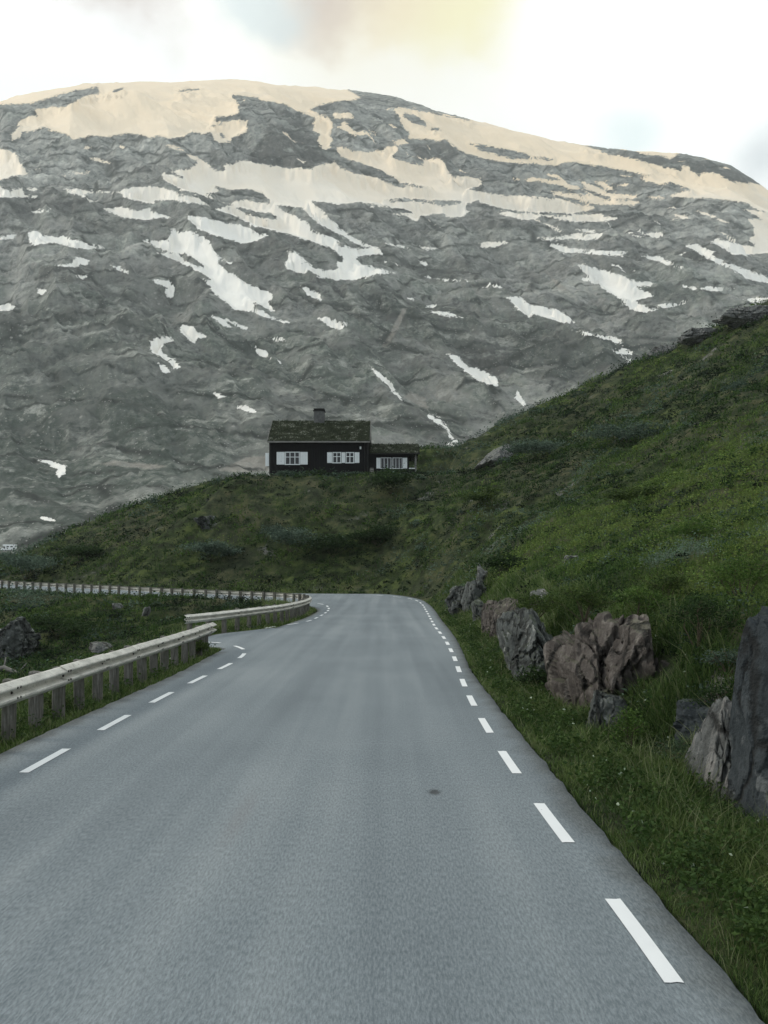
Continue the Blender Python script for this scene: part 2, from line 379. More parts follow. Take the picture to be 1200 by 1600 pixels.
# ================================================================== MOUNTAIN
TILE = {'A': (0,120), 'B': (400,120), 'C': (800,180), 'D': (0,350), 'E': (400,350), 'F': (800,380), 'P': None}
SNOW = [
('A',1,"0,130 150,125 250,90 330,70 440,48 456,40 462,5 200,20 0,60 -150,120 -150,160"),
('A',1,"455,35 470,75 390,95 300,140 220,145 170,150 175,185 130,185 95,210 75,250 55,270 60,292 95,280 100,260 160,250 205,232 240,250 300,265 340,285 395,290 420,275 500,280 600,265 660,272 700,285 750,275 790,290 860,280 900,255 950,265 990,255 1005,290 1030,305 1080,300 1085,285 1150,255 1165,205 1120,205 1020,215 1005,205 1010,185 1060,185 1120,170 1110,110 1090,100 1090,85 1130,85 1200,98 1260,115 1330,125 1380,150 1430,170 1460,185 1485,195 1470,215 1470,250 1495,270 1490,310 1520,340 1545,330 1560,300 1550,260 1560,230 1545,190 1500,185 1455,155 1500,130 1550,115 1640,110 1690,97 1645,70 1500,-30 900,-60 455,-20"),
('A',0,"835,62 880,57 935,58 900,68 850,70"),('A',0,"510,78 540,60 575,52 575,60 540,72"),('A',0,"990,230 1010,218 1065,222 1010,235"),('A',0,"1015,270 1040,265 1060,285 1040,290"),
('B',1,"365,170 440,170 460,190 365,195"),('B',1,"380,235 410,215 430,220 460,255 560,265 560,272 450,270 400,245"),('B',1,"640,300 700,290 705,310 660,320"),
('B',1,"640,150 670,180 680,210 700,245 720,260 715,285 760,290 860,300 885,290 920,320 980,360 1060,380 1150,400 1270,405 1400,415 1470,395 1600,415 1780,450 1850,460 1800,480 1890,505 1940,495 2040,530 1940,555 1950,565 2100,565 2200,575 2300,590 2330,615 2400,640 3900,900 3900,760 2400,510 2330,500 2240,490 2160,455 2095,452 2080,470 2035,440 2030,420 1990,415 2000,445 1900,425 1800,390 1650,360 1530,320 1450,302 1400,240 1200,180 1010,160 1005,208 900,188 800,168 690,145"),
('B',0,"1000,310 1100,325 1200,345 1260,355 1290,372 1390,385 1395,395 1280,385 1200,383 1100,360 1050,345"),('B',0,"700,165 760,190 800,215 800,235 730,215 690,180"),('B',0,"815,235 860,240 865,255 820,250"),
('C',1,"540,140 700,150 800,170 740,200 690,185 600,180"),
('B',1,"-320,368 -290,375 -240,400 -210,430 -180,440 -130,445 -160,410 -100,415 -90,395 -50,395 0,405 80,420 170,430 265,437 290,415 350,405 365,400 400,430 470,455 560,470 620,500 690,528 705,510 820,520 740,500 680,495 650,470 560,430 480,395 400,375 380,350 375,330 400,330 500,350 600,350 610,325 660,325 670,345 640,365 645,385 700,395 780,415 790,385 860,380 880,400 890,430 920,468 1000,468 1065,485 1050,510 990,528 1060,540 1150,555 1200,555 1400,570 1540,605 1580,615 1490,640 1350,635 1200,625 1120,610 1060,590 1040,580 990,590 980,620 1000,630 960,660 900,655 870,635 780,650 750,672 700,650 640,640 735,635 680,615 600,608 520,612 560,600 480,590 400,595 250,580 300,620 345,660 390,695 375,708 430,740 500,775 580,805 595,830 510,832 460,855 490,875 560,895 650,920 560,925 470,950 380,952 300,940 240,900 240,920 200,920 140,895 135,870 160,858 150,820 180,825 240,870 270,895 340,910 380,905 380,870 405,865 405,840 350,800 200,750 60,712 0,700 -80,660 -190,622 -100,600 -200,570 -240,560 -280,545 -340,530 -400,500 -430,480 -445,450 -340,468 -360,455 -400,445 -360,440 -310,430 -270,405 -295,385"),
('B',0,"90,598 215,615 260,660 330,710 400,740 440,770 540,805 480,805 400,790 360,755 260,715 240,680 150,640"),
('A',0,"1005,510 1080,530 1160,525 1200,540 1265,575 1262,590 1200,590 1150,575 1100,590 1060,600 1000,570 970,545 1030,540"),
('A',0,"1200,630 1270,640 1300,660 1280,670 1200,655 1130,625 1100,612 1140,612"),
('B',0,"600,578 700,568 800,575 965,580 960,600 870,605 740,585 640,590"),('B',0,"470,585 560,592 620,605 540,602"),
('B',0,"0,540 30,545 65,580 40,590 0,580"),
('A',1,"880,645 950,660 1050,680 1120,695 1200,725 1250,745 1200,770 1130,780 1060,755 990,740 920,700 880,665"),
('D',1,"665,75 720,70 790,80 800,20 860,40 900,40 960,60 980,80 1000,130 1085,185 1030,165 1020,180 1060,220 1110,240 1180,290 1240,310 1280,330 1275,355 1250,360 1285,410 1270,410 1200,365 1160,350 1180,375 1200,390 1280,435 1380,465 1330,465 1250,440 1180,410 1100,400 1040,350 1000,320 985,290 940,255 990,260 930,220 870,190 790,160 730,135 790,140 830,140 720,100"),
('D',0,"820,140 870,135 950,190 955,203 900,190"),
('A',1,"300,525 400,530 520,540 610,530 620,518 740,520 850,545 930,575 980,605 900,590 820,578 730,578 720,595 650,580 580,565 580,548 480,540 420,545 390,558 330,545"),
('A',1,"485,618 540,612 600,620 700,618 740,640 795,660 720,660 700,672 600,660 520,632"),
('A',1,"0,335 50,350 85,375 90,400 115,425 130,460 60,465 0,487 -400,470 -300,350"),('A',1,"0,515 40,535 100,525 115,555 170,562 60,565 -380,575 -300,530"),
('D',1,"130,40 180,38 200,55 300,60 380,80 410,90 470,100 505,118 400,115 330,105 250,85 150,95"),('D',1,"0,60 50,45 95,50 60,75 0,72"),
('D',1,"260,195 340,185 345,160 380,160 415,175 400,190 370,180 370,200"),('D',1,"360,240 410,235 412,250 390,258"),('D',1,"520,195 600,215 605,238 560,215"),
('D',1,"715,258 790,265 820,290 815,320 800,345 780,330 785,300 730,275"),('D',1,"850,475 900,480 940,505 975,535 925,530 910,555 880,535 845,500"),
('D',1,"705,550 760,520 800,530 815,550 770,560 750,590 760,605 800,635 825,640 845,670 815,675 770,625 730,610 705,585"),('D',1,"740,650 780,675 800,700 760,690"),
('D',1,"995,435 1040,445 1085,485 1040,475"),('D',1,"1060,445 1120,465 1185,490 1150,498 1090,475"),('D',1,"0,380 40,375 62,390 40,405 -40,405 -40,380"),('D',1,"170,305 220,312 195,330"),
('E',1,"210,290 250,300 300,325 305,355 260,340 230,315"),('E',1,"290,440 350,440 380,455 430,465 400,490 370,490 330,465"),('E',1,"75,535 120,535 155,548 110,553"),('E',1,"0,578 50,605 75,635 40,625 0,605"),('E',1,"98,632 150,680 110,660"),
('E',1,"890,605 950,620 1000,670 1060,690 1130,725 1130,755 1060,740 980,690 930,645"),('E',1,"800,405 900,410 970,440 880,432"),('E',1,"790,388 845,384 830,393"),
('E',1,"1040,90 1090,82 1180,90 1130,100 1060,108"),('E',1,"600,90 680,95 700,112 730,120 660,110"),('E',1,"770,108 850,115 800,123"),('E',1,"755,170 805,182 790,190"),('E',1,"780,240 830,250 800,255"),('E',1,"840,255 930,262 1030,270 900,270"),('E',1,"715,347 740,347 738,357"),
('F',1,"0,250 40,255 90,290 130,300 210,310 260,345 300,378 230,370 180,345 140,340 100,325 80,345 40,315 0,280 -30,250"),
('F',1,"295,95 340,95 400,120 500,145 560,175 660,180 650,200 580,205 620,225 670,248 620,260 575,265 590,285 680,310 620,327 560,310 510,275 540,265 480,245 430,215 380,160 330,130"),
('F',1,"185,10 250,15 330,25 430,40 550,35 520,55 430,55 330,45 240,48"),('F',1,"680,290 760,283 835,268 800,285 710,300"),('F',1,"800,203 900,212 1000,208 1045,215 960,222 860,215"),('F',1,"1085,262 1150,258 1360,262 1300,272 1120,274"),
('F',1,"280,402 380,425 470,440 515,455 500,465 520,478 440,450 340,430"),('F',1,"470,495 520,495 570,510 560,525 520,520 490,512"),('F',1,"510,525 540,550 580,570 545,560"),('F',1,"610,60 680,60 740,90 800,115 720,95 650,75"),
('C',1,"110,572 230,565 330,560 420,555 425,570 360,582 250,582 160,585"),('C',1,"300,535 380,540 400,555 340,545"),('C',1,"150,470 300,470 420,460 430,475 495,478 480,490 400,500 300,500 220,485"),('C',1,"-60,455 0,455 70,460 130,470 70,495 0,475"),
('C',1,"0,295 130,297 230,310 300,335 370,370 440,395 530,400 590,410 560,420 440,415 400,415 350,410 400,400 330,400 250,385 190,370 200,360 300,370 390,385 330,350 240,330 130,310 0,303"),
('C',1,"320,305 380,330 450,365 590,380 570,392 470,390 400,365 350,345"),('C',1,"390,312 430,318 490,355 430,340"),('C',1,"630,375 740,390 700,395 640,385"),
('C',1,"1110,490 1200,480 2300,560 2300,740 1200,645 1100,655 1040,650 980,620 930,590 960,580 1040,600 1130,620 1145,600 1100,590 1140,560 1130,510"),('C',1,"1085,440 1180,450 2300,520 2300,545 1180,490"),
('F',1,"810,10 860,5 950,40 930,60 1000,90 1060,110 1130,130 1200,155 1700,260 1700,290 1200,188 1100,165 1040,125 960,95 900,60"),
('C',1,"850,440 900,455 960,475 1020,505 960,485 880,460"),('C',1,"750,460 830,480 800,490"),('C',1,"960,530 1010,560 1050,585 990,565"),
('A',1,"150,628 235,622 230,632 160,638"),('A',1,"780,318 820,320 860,345 820,342"),('A',1,"405,380 450,378 540,410 480,402"),('A',1,"160,430 195,432 190,442"),('A',1,"130,525 170,525 160,535"),('A',1,"340,448 415,450 350,456"),('A',1,"395,328 425,330 400,335"),('A',1,"290,462 330,462 300,468"),('A',1,"400,575 460,580 430,586"),
('P',1,"669,647 688,655 699,665 698,670 686,662 671,652"),('P',1,"692,703 696,693 706,691 711,699 704,699 702,704"),
('P',1,"60,719 80,721 102,730 103,737 92,746 88,739 95,735 75,725"),('P',1,"64,807 88,814 70,812"),('P',1,"365,633 385,635 399,643 385,643"),('P',1,"330,611 355,621 340,621"),
('P',1,"577,571 598,588 611,599 615,609 627,620 627,627 623,621 611,611 608,602 596,592"),('P',1,"698,669 701,669 705,682 714,689 716,698 712,697 711,691 702,684"),
('P',1,"808,612 822,632 818,637 806,622"),
]
GRAVEL = [('P',1,"629,482 636,482 621,516 604,542 595,543 608,522"),('P',1,"853,422 860,430 890,455 888,462 870,448"),('P',1,"640,612 665,622 668,640 650,632 630,622"),('P',1,"340,735 385,715 418,712 418,735 370,738"),('P',1,"180,720 260,728 240,733 150,725")]
CLIFF = [('P',1,"390,240 420,195 470,190 500,215 512,250 480,262 420,262 385,255"),('P',1,"715,540 790,545 800,570 780,590 755,580 722,560"),('P',1,"60,415 150,415 140,440 60,445"),('P',1,"640,225 700,220 720,240 690,262 650,250"),('P',1,"1000,230 1090,250 1160,262 1195,295 1120,285 1020,265")]
def sdf_px(px, py, spec, clampv=10.0):
    s = np.full(px.shape, -clampv)
    for tl, add, txt in spec:
        q = np.array([[float(v) for v in t.split(',')] for t in txt.split()])
        if tl != 'P': q = q/3.0 + np.array(TILE[tl])
        lo = q.min(0) - clampv; hi = q.max(0) + clampv
        idx = np.where((px > lo[0]) & (px < hi[0]) & (py > lo[1]) & (py < hi[1]))[0]
        if len(idx) == 0: continue
        x = px[idx]; y = py[idx]; d2 = np.full(x.shape, 1e9)
        for i in range(len(q)):
            a0 = q[i]; b0 = q[(i+1) % len(q)]; e = b0 - a0; l2 = (e**2).sum() + 1e-9
            t = np.clip(((x-a0[0])*e[0] + (y-a0[1])*e[1])/l2, 0, 1)
            d2 = np.minimum(d2, (x-a0[0]-t*e[0])**2 + (y-a0[1]-t*e[1])**2)
        d = np.minimum(np.sqrt(d2), clampv); ins = inside(x, y, q); d = np.where(ins, d, -d)
        s[idx] = np.maximum(s[idx], d) if add else np.minimum(s[idx], -d)
    return s
crest_x = [-500,-300,-100,0,60,130,200,330,400,500,560,620,700,740,800,870,930,1000,1060,1100,1140,1165,1200,1300,1500,1800]
crest_y = [300,235,185,162,146,135,133,128,130,139,147,155,180,190,208,222,232,240,244,250,262,278,300,340,400,470]
D0, DC = 345.0, 1500.0
def mountain_z(x, y):
    u_ = x/y; px = 600 + FPX*u_
    ec = (HY - np.interp(px, crest_x, crest_y))/FPX
    dc = DC + 120*np.sin(u_*5+.6); t = (y - D0)/(dc - D0)
    e = np.where(t < 0, .9*ec*t, ec*(1 - np.abs(1-t)**1.7))
    # benches: gentle terraces on the way up
    e = e + .010*np.sin(t*22 + u_*9)*sstep(.05, .25, t)*(1-sstep(.75, .95, t))
    z = CAMZ + e*y
    a_ = (x*.72 - y*.69); b_ = (x*.69 + y*.72)
    amp = sstep(-.05, .35, t)*(1 - .8*sstep(.78, .98, t))
    n = 34*fbm(a_/420, b_/170, 3, .5, 40, True)*amp
    n += 17*fbm(a_/120, b_/46, 4, .55, 50, True)*amp
    n += 3.6*fbm(x/34, y/34, 4, .6, 60)*(.3+.7*amp)
    n += 16*fbm(x/95 + .3*y/95, y/520, 3, .5, 90, True)*amp*(1-sstep(.5, .8, t))
    n += 4.2*fbm(a_/26, b_/12, 3, .55, 70, True)*(.25+.75*amp)
    n += 1.6*fbm(x/8.5, y/8.5, 3, .6, 80, True)*(.25+.75*amp)
    zb = z + n; q = zb/44 + 1.9*fbm(x/210, y/210, 4, .5, 140); fr = q - np.floor(q)
    led = sstep(-.1, .3, fbm(a_/160, b_/110, 3, .55, 150))*amp*(1-sstep(.62, .85, t))
    n = n + (sstep(0, .50, fr) - fr)*44*.26*led
    n0 = 34*fbm(a_/420, b_/170, 3, .5, 40, True)*amp + 6*fbm(a_/120, b_/46, 2, .5, 50, True)*amp
    return z + n - 8*amp, t, z + n0 - 5*amp
u = np.linspace(-.66, .66, 1050)
r = np.r_[np.linspace(150, 345, 90)[:-1], np.linspace(345, 700, 260)[:-1], np.linspace(700, 1560, 520)[:-1], np.linspace(1560, 2300, 60)]
mx, my = fan(u, r, 0.0)
mz, mt, mz_s = mountain_z(mx, my)
# a level shelf that carries the valley road
shelf = np.exp(-((my-372)/12.0)**4)*sstep(-60, -95, mx)
mz = mz*(1-shelf) + 12.0*shelf
def proj(x, y, z): return 600 + FPX*x/y, HY - FPX*(z-CAMZ)/y
ppx, ppy = proj(mx, my, mz)
vis = mt < 1.02
sn = np.where(vis, sdf_px(ppx, ppy, SNOW), 6.0); gr = sdf_px(ppx, ppy, GRAVEL)
# small wind-blown snow streaks lying along the ledges of the high ground
_a = mx*.86 - my*.50; _b = mx*.50 + my*.86
strk = (fbm(_a/95, _b/17, 4, .55, 160) - .40)*46
hi = sstep(250, 420, mz)*sstep(-60, 120, mx + .0*my)*vis + sstep(430, 560, mz)*.6*vis
sn = np.maximum(sn, np.where(hi > .05, strk - 6*(1-np.clip(hi, 0, 1)), -10)); cl = sdf_px(ppx, ppy, CLIFF, 14.0)
sw = .72*sstep(1.0, 9.0, sn)*vis            # deep snow buries the small relief under it
mz = mz*(1-sw) + mz_s*sw
# snow lies proud of the rock and fills its hollows a little
k = NT('mountain_rock_and_snow'); P = k.pos()
rotP = k.map(P, (.35, 1, .8), (0, 0, math.radians(44)))
n_big = k.noise(P, .006, 4, .55); n_mid = k.noise(P, .035, 7, .68); n_str = k.noise(rotP, .05, 7, .7); n_fin = k.noise(P, .14, 6, .75)
blocks = k.vor(k.mix(.25, rotP, k.noise(P, .05, 4, .6, col=True)), .11, 'F1', 'Color')
blk = k.sep(blocks, 0)
v = k.math('ADD', k.math('MULTIPLY', n_str, .40), k.math('ADD', k.math('MULTIPLY', n_fin, .30), k.math('MULTIPLY', n_mid, .30)))
rockc = k.ramp(v, [(.41, (.062,.063,.059)), (.47, (.195,.196,.180)), (.53, (.325,.320,.292)), (.60, (.52,.51,.46))])
rockc = k.mix(k.rng(blk, .55, .95, 0, .35), rockc, (.26,.25,.225))
veg = k.ramp(k.math('ADD', k.math('MULTIPLY', n_fin, .6), k.math('MULTIPLY', n_mid, .4)), [(.41, (.034,.043,.034)), (.5, (.112,.128,.108)), (.59, (.235,.24,.21))])
zz = k.sep(P, 2)
vegm = k.math('MULTIPLY', k.rng(k.math('ADD', n_mid, k.math('MULTIPLY', n_big, .6)), .70, .86), k.rng(zz, 520, 230, .12, .97))
tone = k.ramp(k.noise(rotP, .012, 5, .6), [(.36, .62), (.5, 1.0), (.62, 1.38)])
c = k.mix(vegm, rockc, veg)
c = k.mix(1.0, c, tone, 'MULTIPLY')
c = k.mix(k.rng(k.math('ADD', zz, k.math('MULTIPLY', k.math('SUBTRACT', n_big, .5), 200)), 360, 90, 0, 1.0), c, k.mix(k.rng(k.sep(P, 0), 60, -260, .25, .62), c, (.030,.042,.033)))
c = k.mix(k.math('MULTIPLY', k.rng(k.math('ADD', k.attr('cliff'), k.math('MULTIPLY', k.math('SUBTRACT', n_mid, .5), 18)), -2, 4), .75), c,
          k.ramp(k.noise(k.map(P, (1,1,.25)), .12, 6, .7), [(.35, (.018,.018,.016)), (.7, (.11,.105,.095))]))
gvn = k.math('ADD', k.attr('gravel'), k.math('MULTIPLY', k.math('SUBTRACT', n_fin, .5), 7))
c = k.mix(k.rng(gvn, -2.0, 1.5, 0, .75), c, k.ramp(n_fin, [(.3, (.22,.2,.17)), (.7, (.42,.39,.34))]))
outc = k.rng(k.noise(rotP, .045, 6, .7), .53, .60, 0, .8)
c = k.mix(outc, c, k.mix(1.0, rockc, (.92,.95,.92), 'MULTIPLY'))
crev = k.vor(k.mix(.3, rotP, k.noise(P, .04, 5, .65, col=True)), .045, 'DISTANCE_TO_EDGE')
c = k.mix(k.math('MULTIPLY', k.rng(crev, .09, .0), k.rng(n_mid, .42, .54, .0, .9)), c, (.020,.023,.020))
st2 = k.vor(P, .12, 'F1', 'Distance')
c = k.mix(k.math('MULTIPLY', k.rng(st2, .20, .10), k.rng(n_str, .46, .56, 0, .8)), c, (.30,.295,.265))
stones = k.vor(P, .35, 'F1', 'Distance')
c = k.mix(k.math('MULTIPLY', k.rng(stones, .22, .10), k.rng(n_mid, .44, .56, 0, .8)), c, (.38,.37,.34))
ns = k.math('MULTIPLY', k.math('SUBTRACT', k.noise(rotP, .055, 6, .75), .5), 15.0)
ns2 = k.math('MULTIPLY', k.math('SUBTRACT', k.noise(P, .25, 4, .65), .5), 10.0)
sm = k.rng(k.math('ADD', k.attr('snow'), k.math('ADD', ns, ns2)), -.9, .1)
snowc = k.mix(k.rng(k.math('ADD', zz, k.math('MULTIPLY', k.math('SUBTRACT', n_big, .5), 240)), 330, 680), (.92,.89,.82), (.94,.77,.56))  # warm sunset light on the high snow is put into its colour by height
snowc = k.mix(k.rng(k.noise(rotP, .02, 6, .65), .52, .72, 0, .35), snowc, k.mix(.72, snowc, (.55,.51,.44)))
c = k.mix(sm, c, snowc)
hr = k.math('ADD', k.math('MULTIPLY', n_str, 1.0), k.math('ADD', k.math('MULTIPLY', n_fin, .8), k.math('MULTIPLY', blk, .25)))
hsn = k.math('MULTIPLY', k.noise(rotP, .06, 4, .5), .6)
hm = k.new('ShaderNodeMix', data_type='FLOAT'); k.put(hm.inputs[0], sm); k.put(hm.inputs[2], hr); k.put(hm.inputs[3], hsn)
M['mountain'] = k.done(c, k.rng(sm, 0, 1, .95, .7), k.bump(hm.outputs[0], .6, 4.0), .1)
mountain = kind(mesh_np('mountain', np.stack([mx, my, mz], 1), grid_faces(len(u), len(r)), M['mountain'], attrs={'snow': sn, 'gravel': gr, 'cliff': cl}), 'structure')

# far valley road the white motorhome drives on
vr = NT('pale_gravel_road'); M['valley_road'] = vr.done(vr.ramp(vr.noise(vr.pos(), .8, 5), [(.3, (.16,.165,.16)), (.7, (.25,.25,.24))]), .9)
xs = np.linspace(-215, -100, 60); VV = []
for x_ in xs:
    for q in (-3.0, 0, 3.0): VV.append((x_, 376 + q + .03*(x_+170), 12.12 + (.08 if q == 0 else 0)))
kind(mesh_np('valley_road', VV, grid_faces(3, 60)[:, ::-1], M['valley_road']), 'structure')

# ================================================================== VEGETATION
v = NT('leafy_cover')
tc = v.mix(1.0, v.attr('tint', 'Color'), (.92,1.10,.97), 'MULTIPLY')
dfn = v.done(tc, .75, None, .2)
tl = v.new('ShaderNodeBsdfTranslucent'); v.l.new(tc, tl.inputs['Color'])
mx_ = v.new('ShaderNodeMixShader'); mx_.inputs[0].default_value = .28
v.l.new(v.b.outputs[0], mx_.inputs[1]); v.l.new(tl.outputs[0], mx_.inputs[2]); v.l.new(mx_.outputs[0], v.out.inputs[0])
M['leaf'] = v.m
st_ = NT('shrub_stem'); M['stem'] = st_.done(st_.ramp(st_.noise(st_.obj(), 30, 3), [(.3, (.04,.032,.022)), (.7, (.11,.09,.06))]), .9)

def leaves(c, size, nrm_up=.5, aspect=.5, r_=None):
    """rhombic leaves: centres c (N,3), size (N,)"""
    r_ = r_ or rng; N = len(c)
    t = r_.normal(size=(N,3)); t[:,2] = t[:,2]*.6 + nrm_up*.4; t /= np.linalg.norm(t, axis=1, keepdims=True)
    q = r_.normal(size=(N,3)); b = np.cross(t, q); b /= np.linalg.norm(b, axis=1, keepdims=True)
    n = np.cross(t, b); s_ = size[:,None]
    V = np.stack([c - t*s_*.5, c + b*s_*aspect*.5 + n*s_*.08, c + t*s_*.5, c - b*s_*aspect*.5 + n*s_*.08], 1).reshape(-1, 3)
    F = np.arange(N*4).reshape(-1, 4); return V, F
def blades(p, h, wd, lean, r_=None):
    """grass blades as bent two-piece strips; p (N,3), h (N,)"""
    r_ = r_ or rng; N = len(p); a = r_.uniform(0, 2*np.pi, N); s_ = np.stack([np.cos(a), np.sin(a), np.zeros(N)], 1)
    a2 = r_.uniform(0, 2*np.pi, N); l = np.stack([np.cos(a2), np.sin(a2), np.zeros(N)], 1)*(lean*h)[:,None]
    up = np.zeros((N,3)); up[:,2] = h
    V = np.stack([p - s_*wd[:,None]*.5, p + s_*wd[:,None]*.5, p + up*.6 + l*.35 + s_*wd[:,None]*.35, p + up + l, p + up*.6 + l*.35 - s_*wd[:,None]*.35], 1)
    F1 = np.array([[0,1,2,4]]); F2 = np.array([[4,2,3,3]])
    base = (np.arange(N)*5)[:,None]
    return V.reshape(-1,3), np.vstack([base+np.array([[0,1,2,4]])]), np.vstack([base+np.array([[4,2,3]])])
def blade_mesh(name, p, h, wd, lean, col, r_=None):
    V, Q, T = blades(p, h, wd, lean, r_)
    # tri + quad: store the quads as two triangles
    F = np.vstack([Q[:, [0,1,2]], Q[:, [0,2,3]], T])
    return mesh_np(name, V, F, M['leaf'], smooth=False, cols=np.repeat(col, 5, 0))
def palette(w, pal):
    pal = np.array(pal); i = np.clip(w, 0, .999)*(len(pal)-1); k = i.astype(int); f = (i-k)[:,None]
    return pal[k]*(1-f) + pal[np.minimum(k+1, len(pal)-1)]*f

# ---- heath over the slopes: sampled evenly over the view, so far hillside and near bank are equally dense
def cover_points(n, ulo, uhi, rlo, rhi, oy=-3.0):
    uu = rng.uniform(ulo, uhi, n); rr = np.exp(rng.uniform(np.log(rlo), np.log(rhi), n)); return uu*rr, rr + oy
rock_clear = []          # (x, y, radius) filled before scattering

# ================================================================== ROCKS
def rock_mat(name, dark, mid, light, lichen, moss=.5, streak=0.0):
    r = NT(name); P = r.pos()
    n1 = r.noise(P, 1.1, 7, .68); n2 = r.noise(P, 7, 7, .72); ns = r.noise(r.map(P, (2.2, 2.2, .35), (.3, .2, 0)), 2.4, 6, .65)
    vv = r.math('ADD', r.math('MULTIPLY', n1, .4), r.math('ADD', r.math('MULTIPLY', n2, .3), r.math('MULTIPLY', ns, .3)))
    c = r.ramp(vv, [(.36, dark), (.5, mid), (.66, light)])
    li = r.math('MULTIPLY', r.rng(r.vor(r.mix(.3, P, r.noise(P, 4, 4, .6, col=True)), 4.0), .30, .16), r.rng(n1, .44, .58))
    c = r.mix(r.math('MULTIPLY', li, .75), c, lichen)
    if streak: c = r.mix(r.math('MULTIPLY', r.rng(ns, .52, .62), streak), c, (.30,.28,.26))
    up = r.sep(r.nrm(), 2)
    ms = r.math('MULTIPLY', r.rng(r.math('ADD', up, r.math('MULTIPLY', r.math('SUBTRACT', n1, .5), 1.6)), .62, .85), moss)
    c = r.mix(ms, c, r.mix(n2, (.020,.032,.010), (.07,.085,.03)))
    ck = r.vor(r.mix(.35, r.map(P, (1.1, 1.1, .6)), r.noise(P, 1.5, 5, .6, col=True)), 1.3, 'DISTANCE_TO_EDGE')
    c = r.mix(r.rng(ck, .045, .0, 0, .8), c, (.012,.012,.011))
    h = r.math('ADD', r.math('MULTIPLY', n2, .5), r.math('ADD', n1, r.math('MULTIPLY', r.rng(ck, 0, .06), .6)))
    return r.done(c, .9, r.bump(h, .9, .10), .2)
M['r_brown'] = rock_mat('brown_gneiss', (.021,.019,.017), (.080,.069,.061), (.175,.155,.138), (.22,.20,.17), .35, .15)
M['r_grey'] = rock_mat('lichen_gneiss', (.018,.020,.019), (.075,.082,.078), (.20,.21,.20), (.42,.43,.40), .5)
M['r_pale'] = rock_mat('pale_gneiss', (.045,.047,.045), (.13,.135,.13), (.27,.27,.26), (.36,.36,.34), .25, .5)
M['r_dark'] = rock_mat('dark_gneiss', (.014,.018,.020), (.038,.046,.050), (.085,.095,.10), (.16,.17,.17), .2)

ICO = {}
def ico(n):
    if n not in ICO:
        bm = bmesh.new(); bmesh.ops.create_icosphere(bm, subdivisions=n, radius=1)
        bm.verts.ensure_lookup_table()
        ICO[n] = (np.array([v_.co[:] for v_ in bm.verts]), np.array([[v_.index for v_ in f.verts] for f in bm.faces])); bm.free()
    return ICO[n]
def rock_shape(seed, sub=5, planes=13, rough=.06, flatness=.35, tilt=0.0):
    rr = np.random.default_rng(seed); Dv, F = ico(sub)
    n = rr.normal(size=(planes, 3)); n[:, 2] *= .7; n /= np.linalg.norm(n, axis=1, keepdims=True)
    h = rr.uniform(.55, 1.0, planes)
    n = np.vstack([n, [[0,0,1],[0,0,-1],[1,0,0],[-1,0,0],[0,1,0],[0,-1,0]]]); h = np.r_[h, rr.uniform(.8, 1, 6)]
    dt = Dv @ n.T; rad = np.min(np.where(dt > .05, h/np.maximum(dt, .05), 9), axis=1); rad = np.minimum(rad, 1.35)
    V = Dv*rad[:, None]
    off = Vector(rr.uniform(-50, 50, 3).tolist())
    out = np.empty(len(V))
    for i, p in enumerate(V):
        q = Vector(p.tolist()) + off
        a_ = mnoise.fractal(q*1.6, 1.0, 2.1, 5, noise_basis='PERLIN_ORIGINAL')
        qq = Vector((q.x*1.9 + q.z*.5, q.y*1.9, q.z*1.0 - q.x*.35)) + mnoise.noise_vector(q*2.5)*.07
        dd, pp_ = mnoise.voronoi(qq)
        blk_ = mnoise.noise(pp_[0]*7.3)
        d2, p2_ = mnoise.voronoi(qq*2.7); blk2 = mnoise.noise(p2_[0]*7.3)
        crack = max(0, .06 - (dd[1]-dd[0]))/.06; crack2 = max(0, .10 - (d2[1]-d2[0]))/.10
        b3 = mnoise.fractal(q*6.5, .9, 2.1, 4)
        out[i] = a_*.25 + 2.3*blk_ + 1.1*blk2 - .8*crack - .30*crack2 + .22*b3
    V = V + Dv*(out*rough)[:, None]
    return V, F
ROCKS = []
def rock(name, box_, d, thick, seed, mat, label, cat='rock', group=None, sub=5, planes=13, rough=.07, sink=.25, rz=0.0, lean=0.0):
    x0, y0, x1, y1 = box_
    a0 = W(x0, y1, d); a1 = W(x1, y0, d)
    V, F = rock_shape(seed, sub, planes, rough)
    c_, s_ = math.cos(rz), math.sin(rz); V = V @ np.array([[c_, s_, 0], [-s_, c_, 0], [0,0,1]])
    V[:, 0] += lean*V[:, 2]
    lo, hi = V.min(0), V.max(0); V = (V - lo)/(hi - lo)
    hgt = a1[2]-a0[2]; zb = a0[2] - sink*hgt
    cx, cy = (a0[0]+a1[0])/2, d
    V = np.stack([(V[:,0]-.5)*(a1[0]-a0[0]), (V[:,1]-.5)*2*thick, V[:,2]*(a1[2]-zb)], 1)
    o = mesh_np(name, V, F, M[mat], smooth=False)
    o.location = (cx, cy, zb); tag(o, label, cat, group)
    rock_clear.append((cx, cy, (a1[0]-a0[0])/2, thick)); ROCKS.append(o); return o
rock('rock_outcrop', (862,952,1010,1165), 12.3, 1.65, 3, 'r_brown', 'big reddish brown blasted rock face with vertical cracks beside the road', 'rock', sub=6, planes=16, rough=.10, rz=.3, lean=-.08)
rock('rock_outcrop', (786,948,900,1090), 16.2, 2.2, 14, 'r_grey', 'dark grey rock face spotted with pale lichen, left of the reddish brown one', 'rock', sub=6, planes=15, rough=.09, rz=.2)
rock('boulder', (752,938,784,992), 25.0, .9, 21, 'r_brown', 'narrow rusty brown boulder, left one of the brown pair beside the verge', 'rock', sink=.3)
rock('boulder', (765,934,812,995), 22.5, 1.0, 22, 'r_brown', 'tilted rusty brown slab leaning against the dark lichen rock face', 'rock', sink=.3, lean=.35)
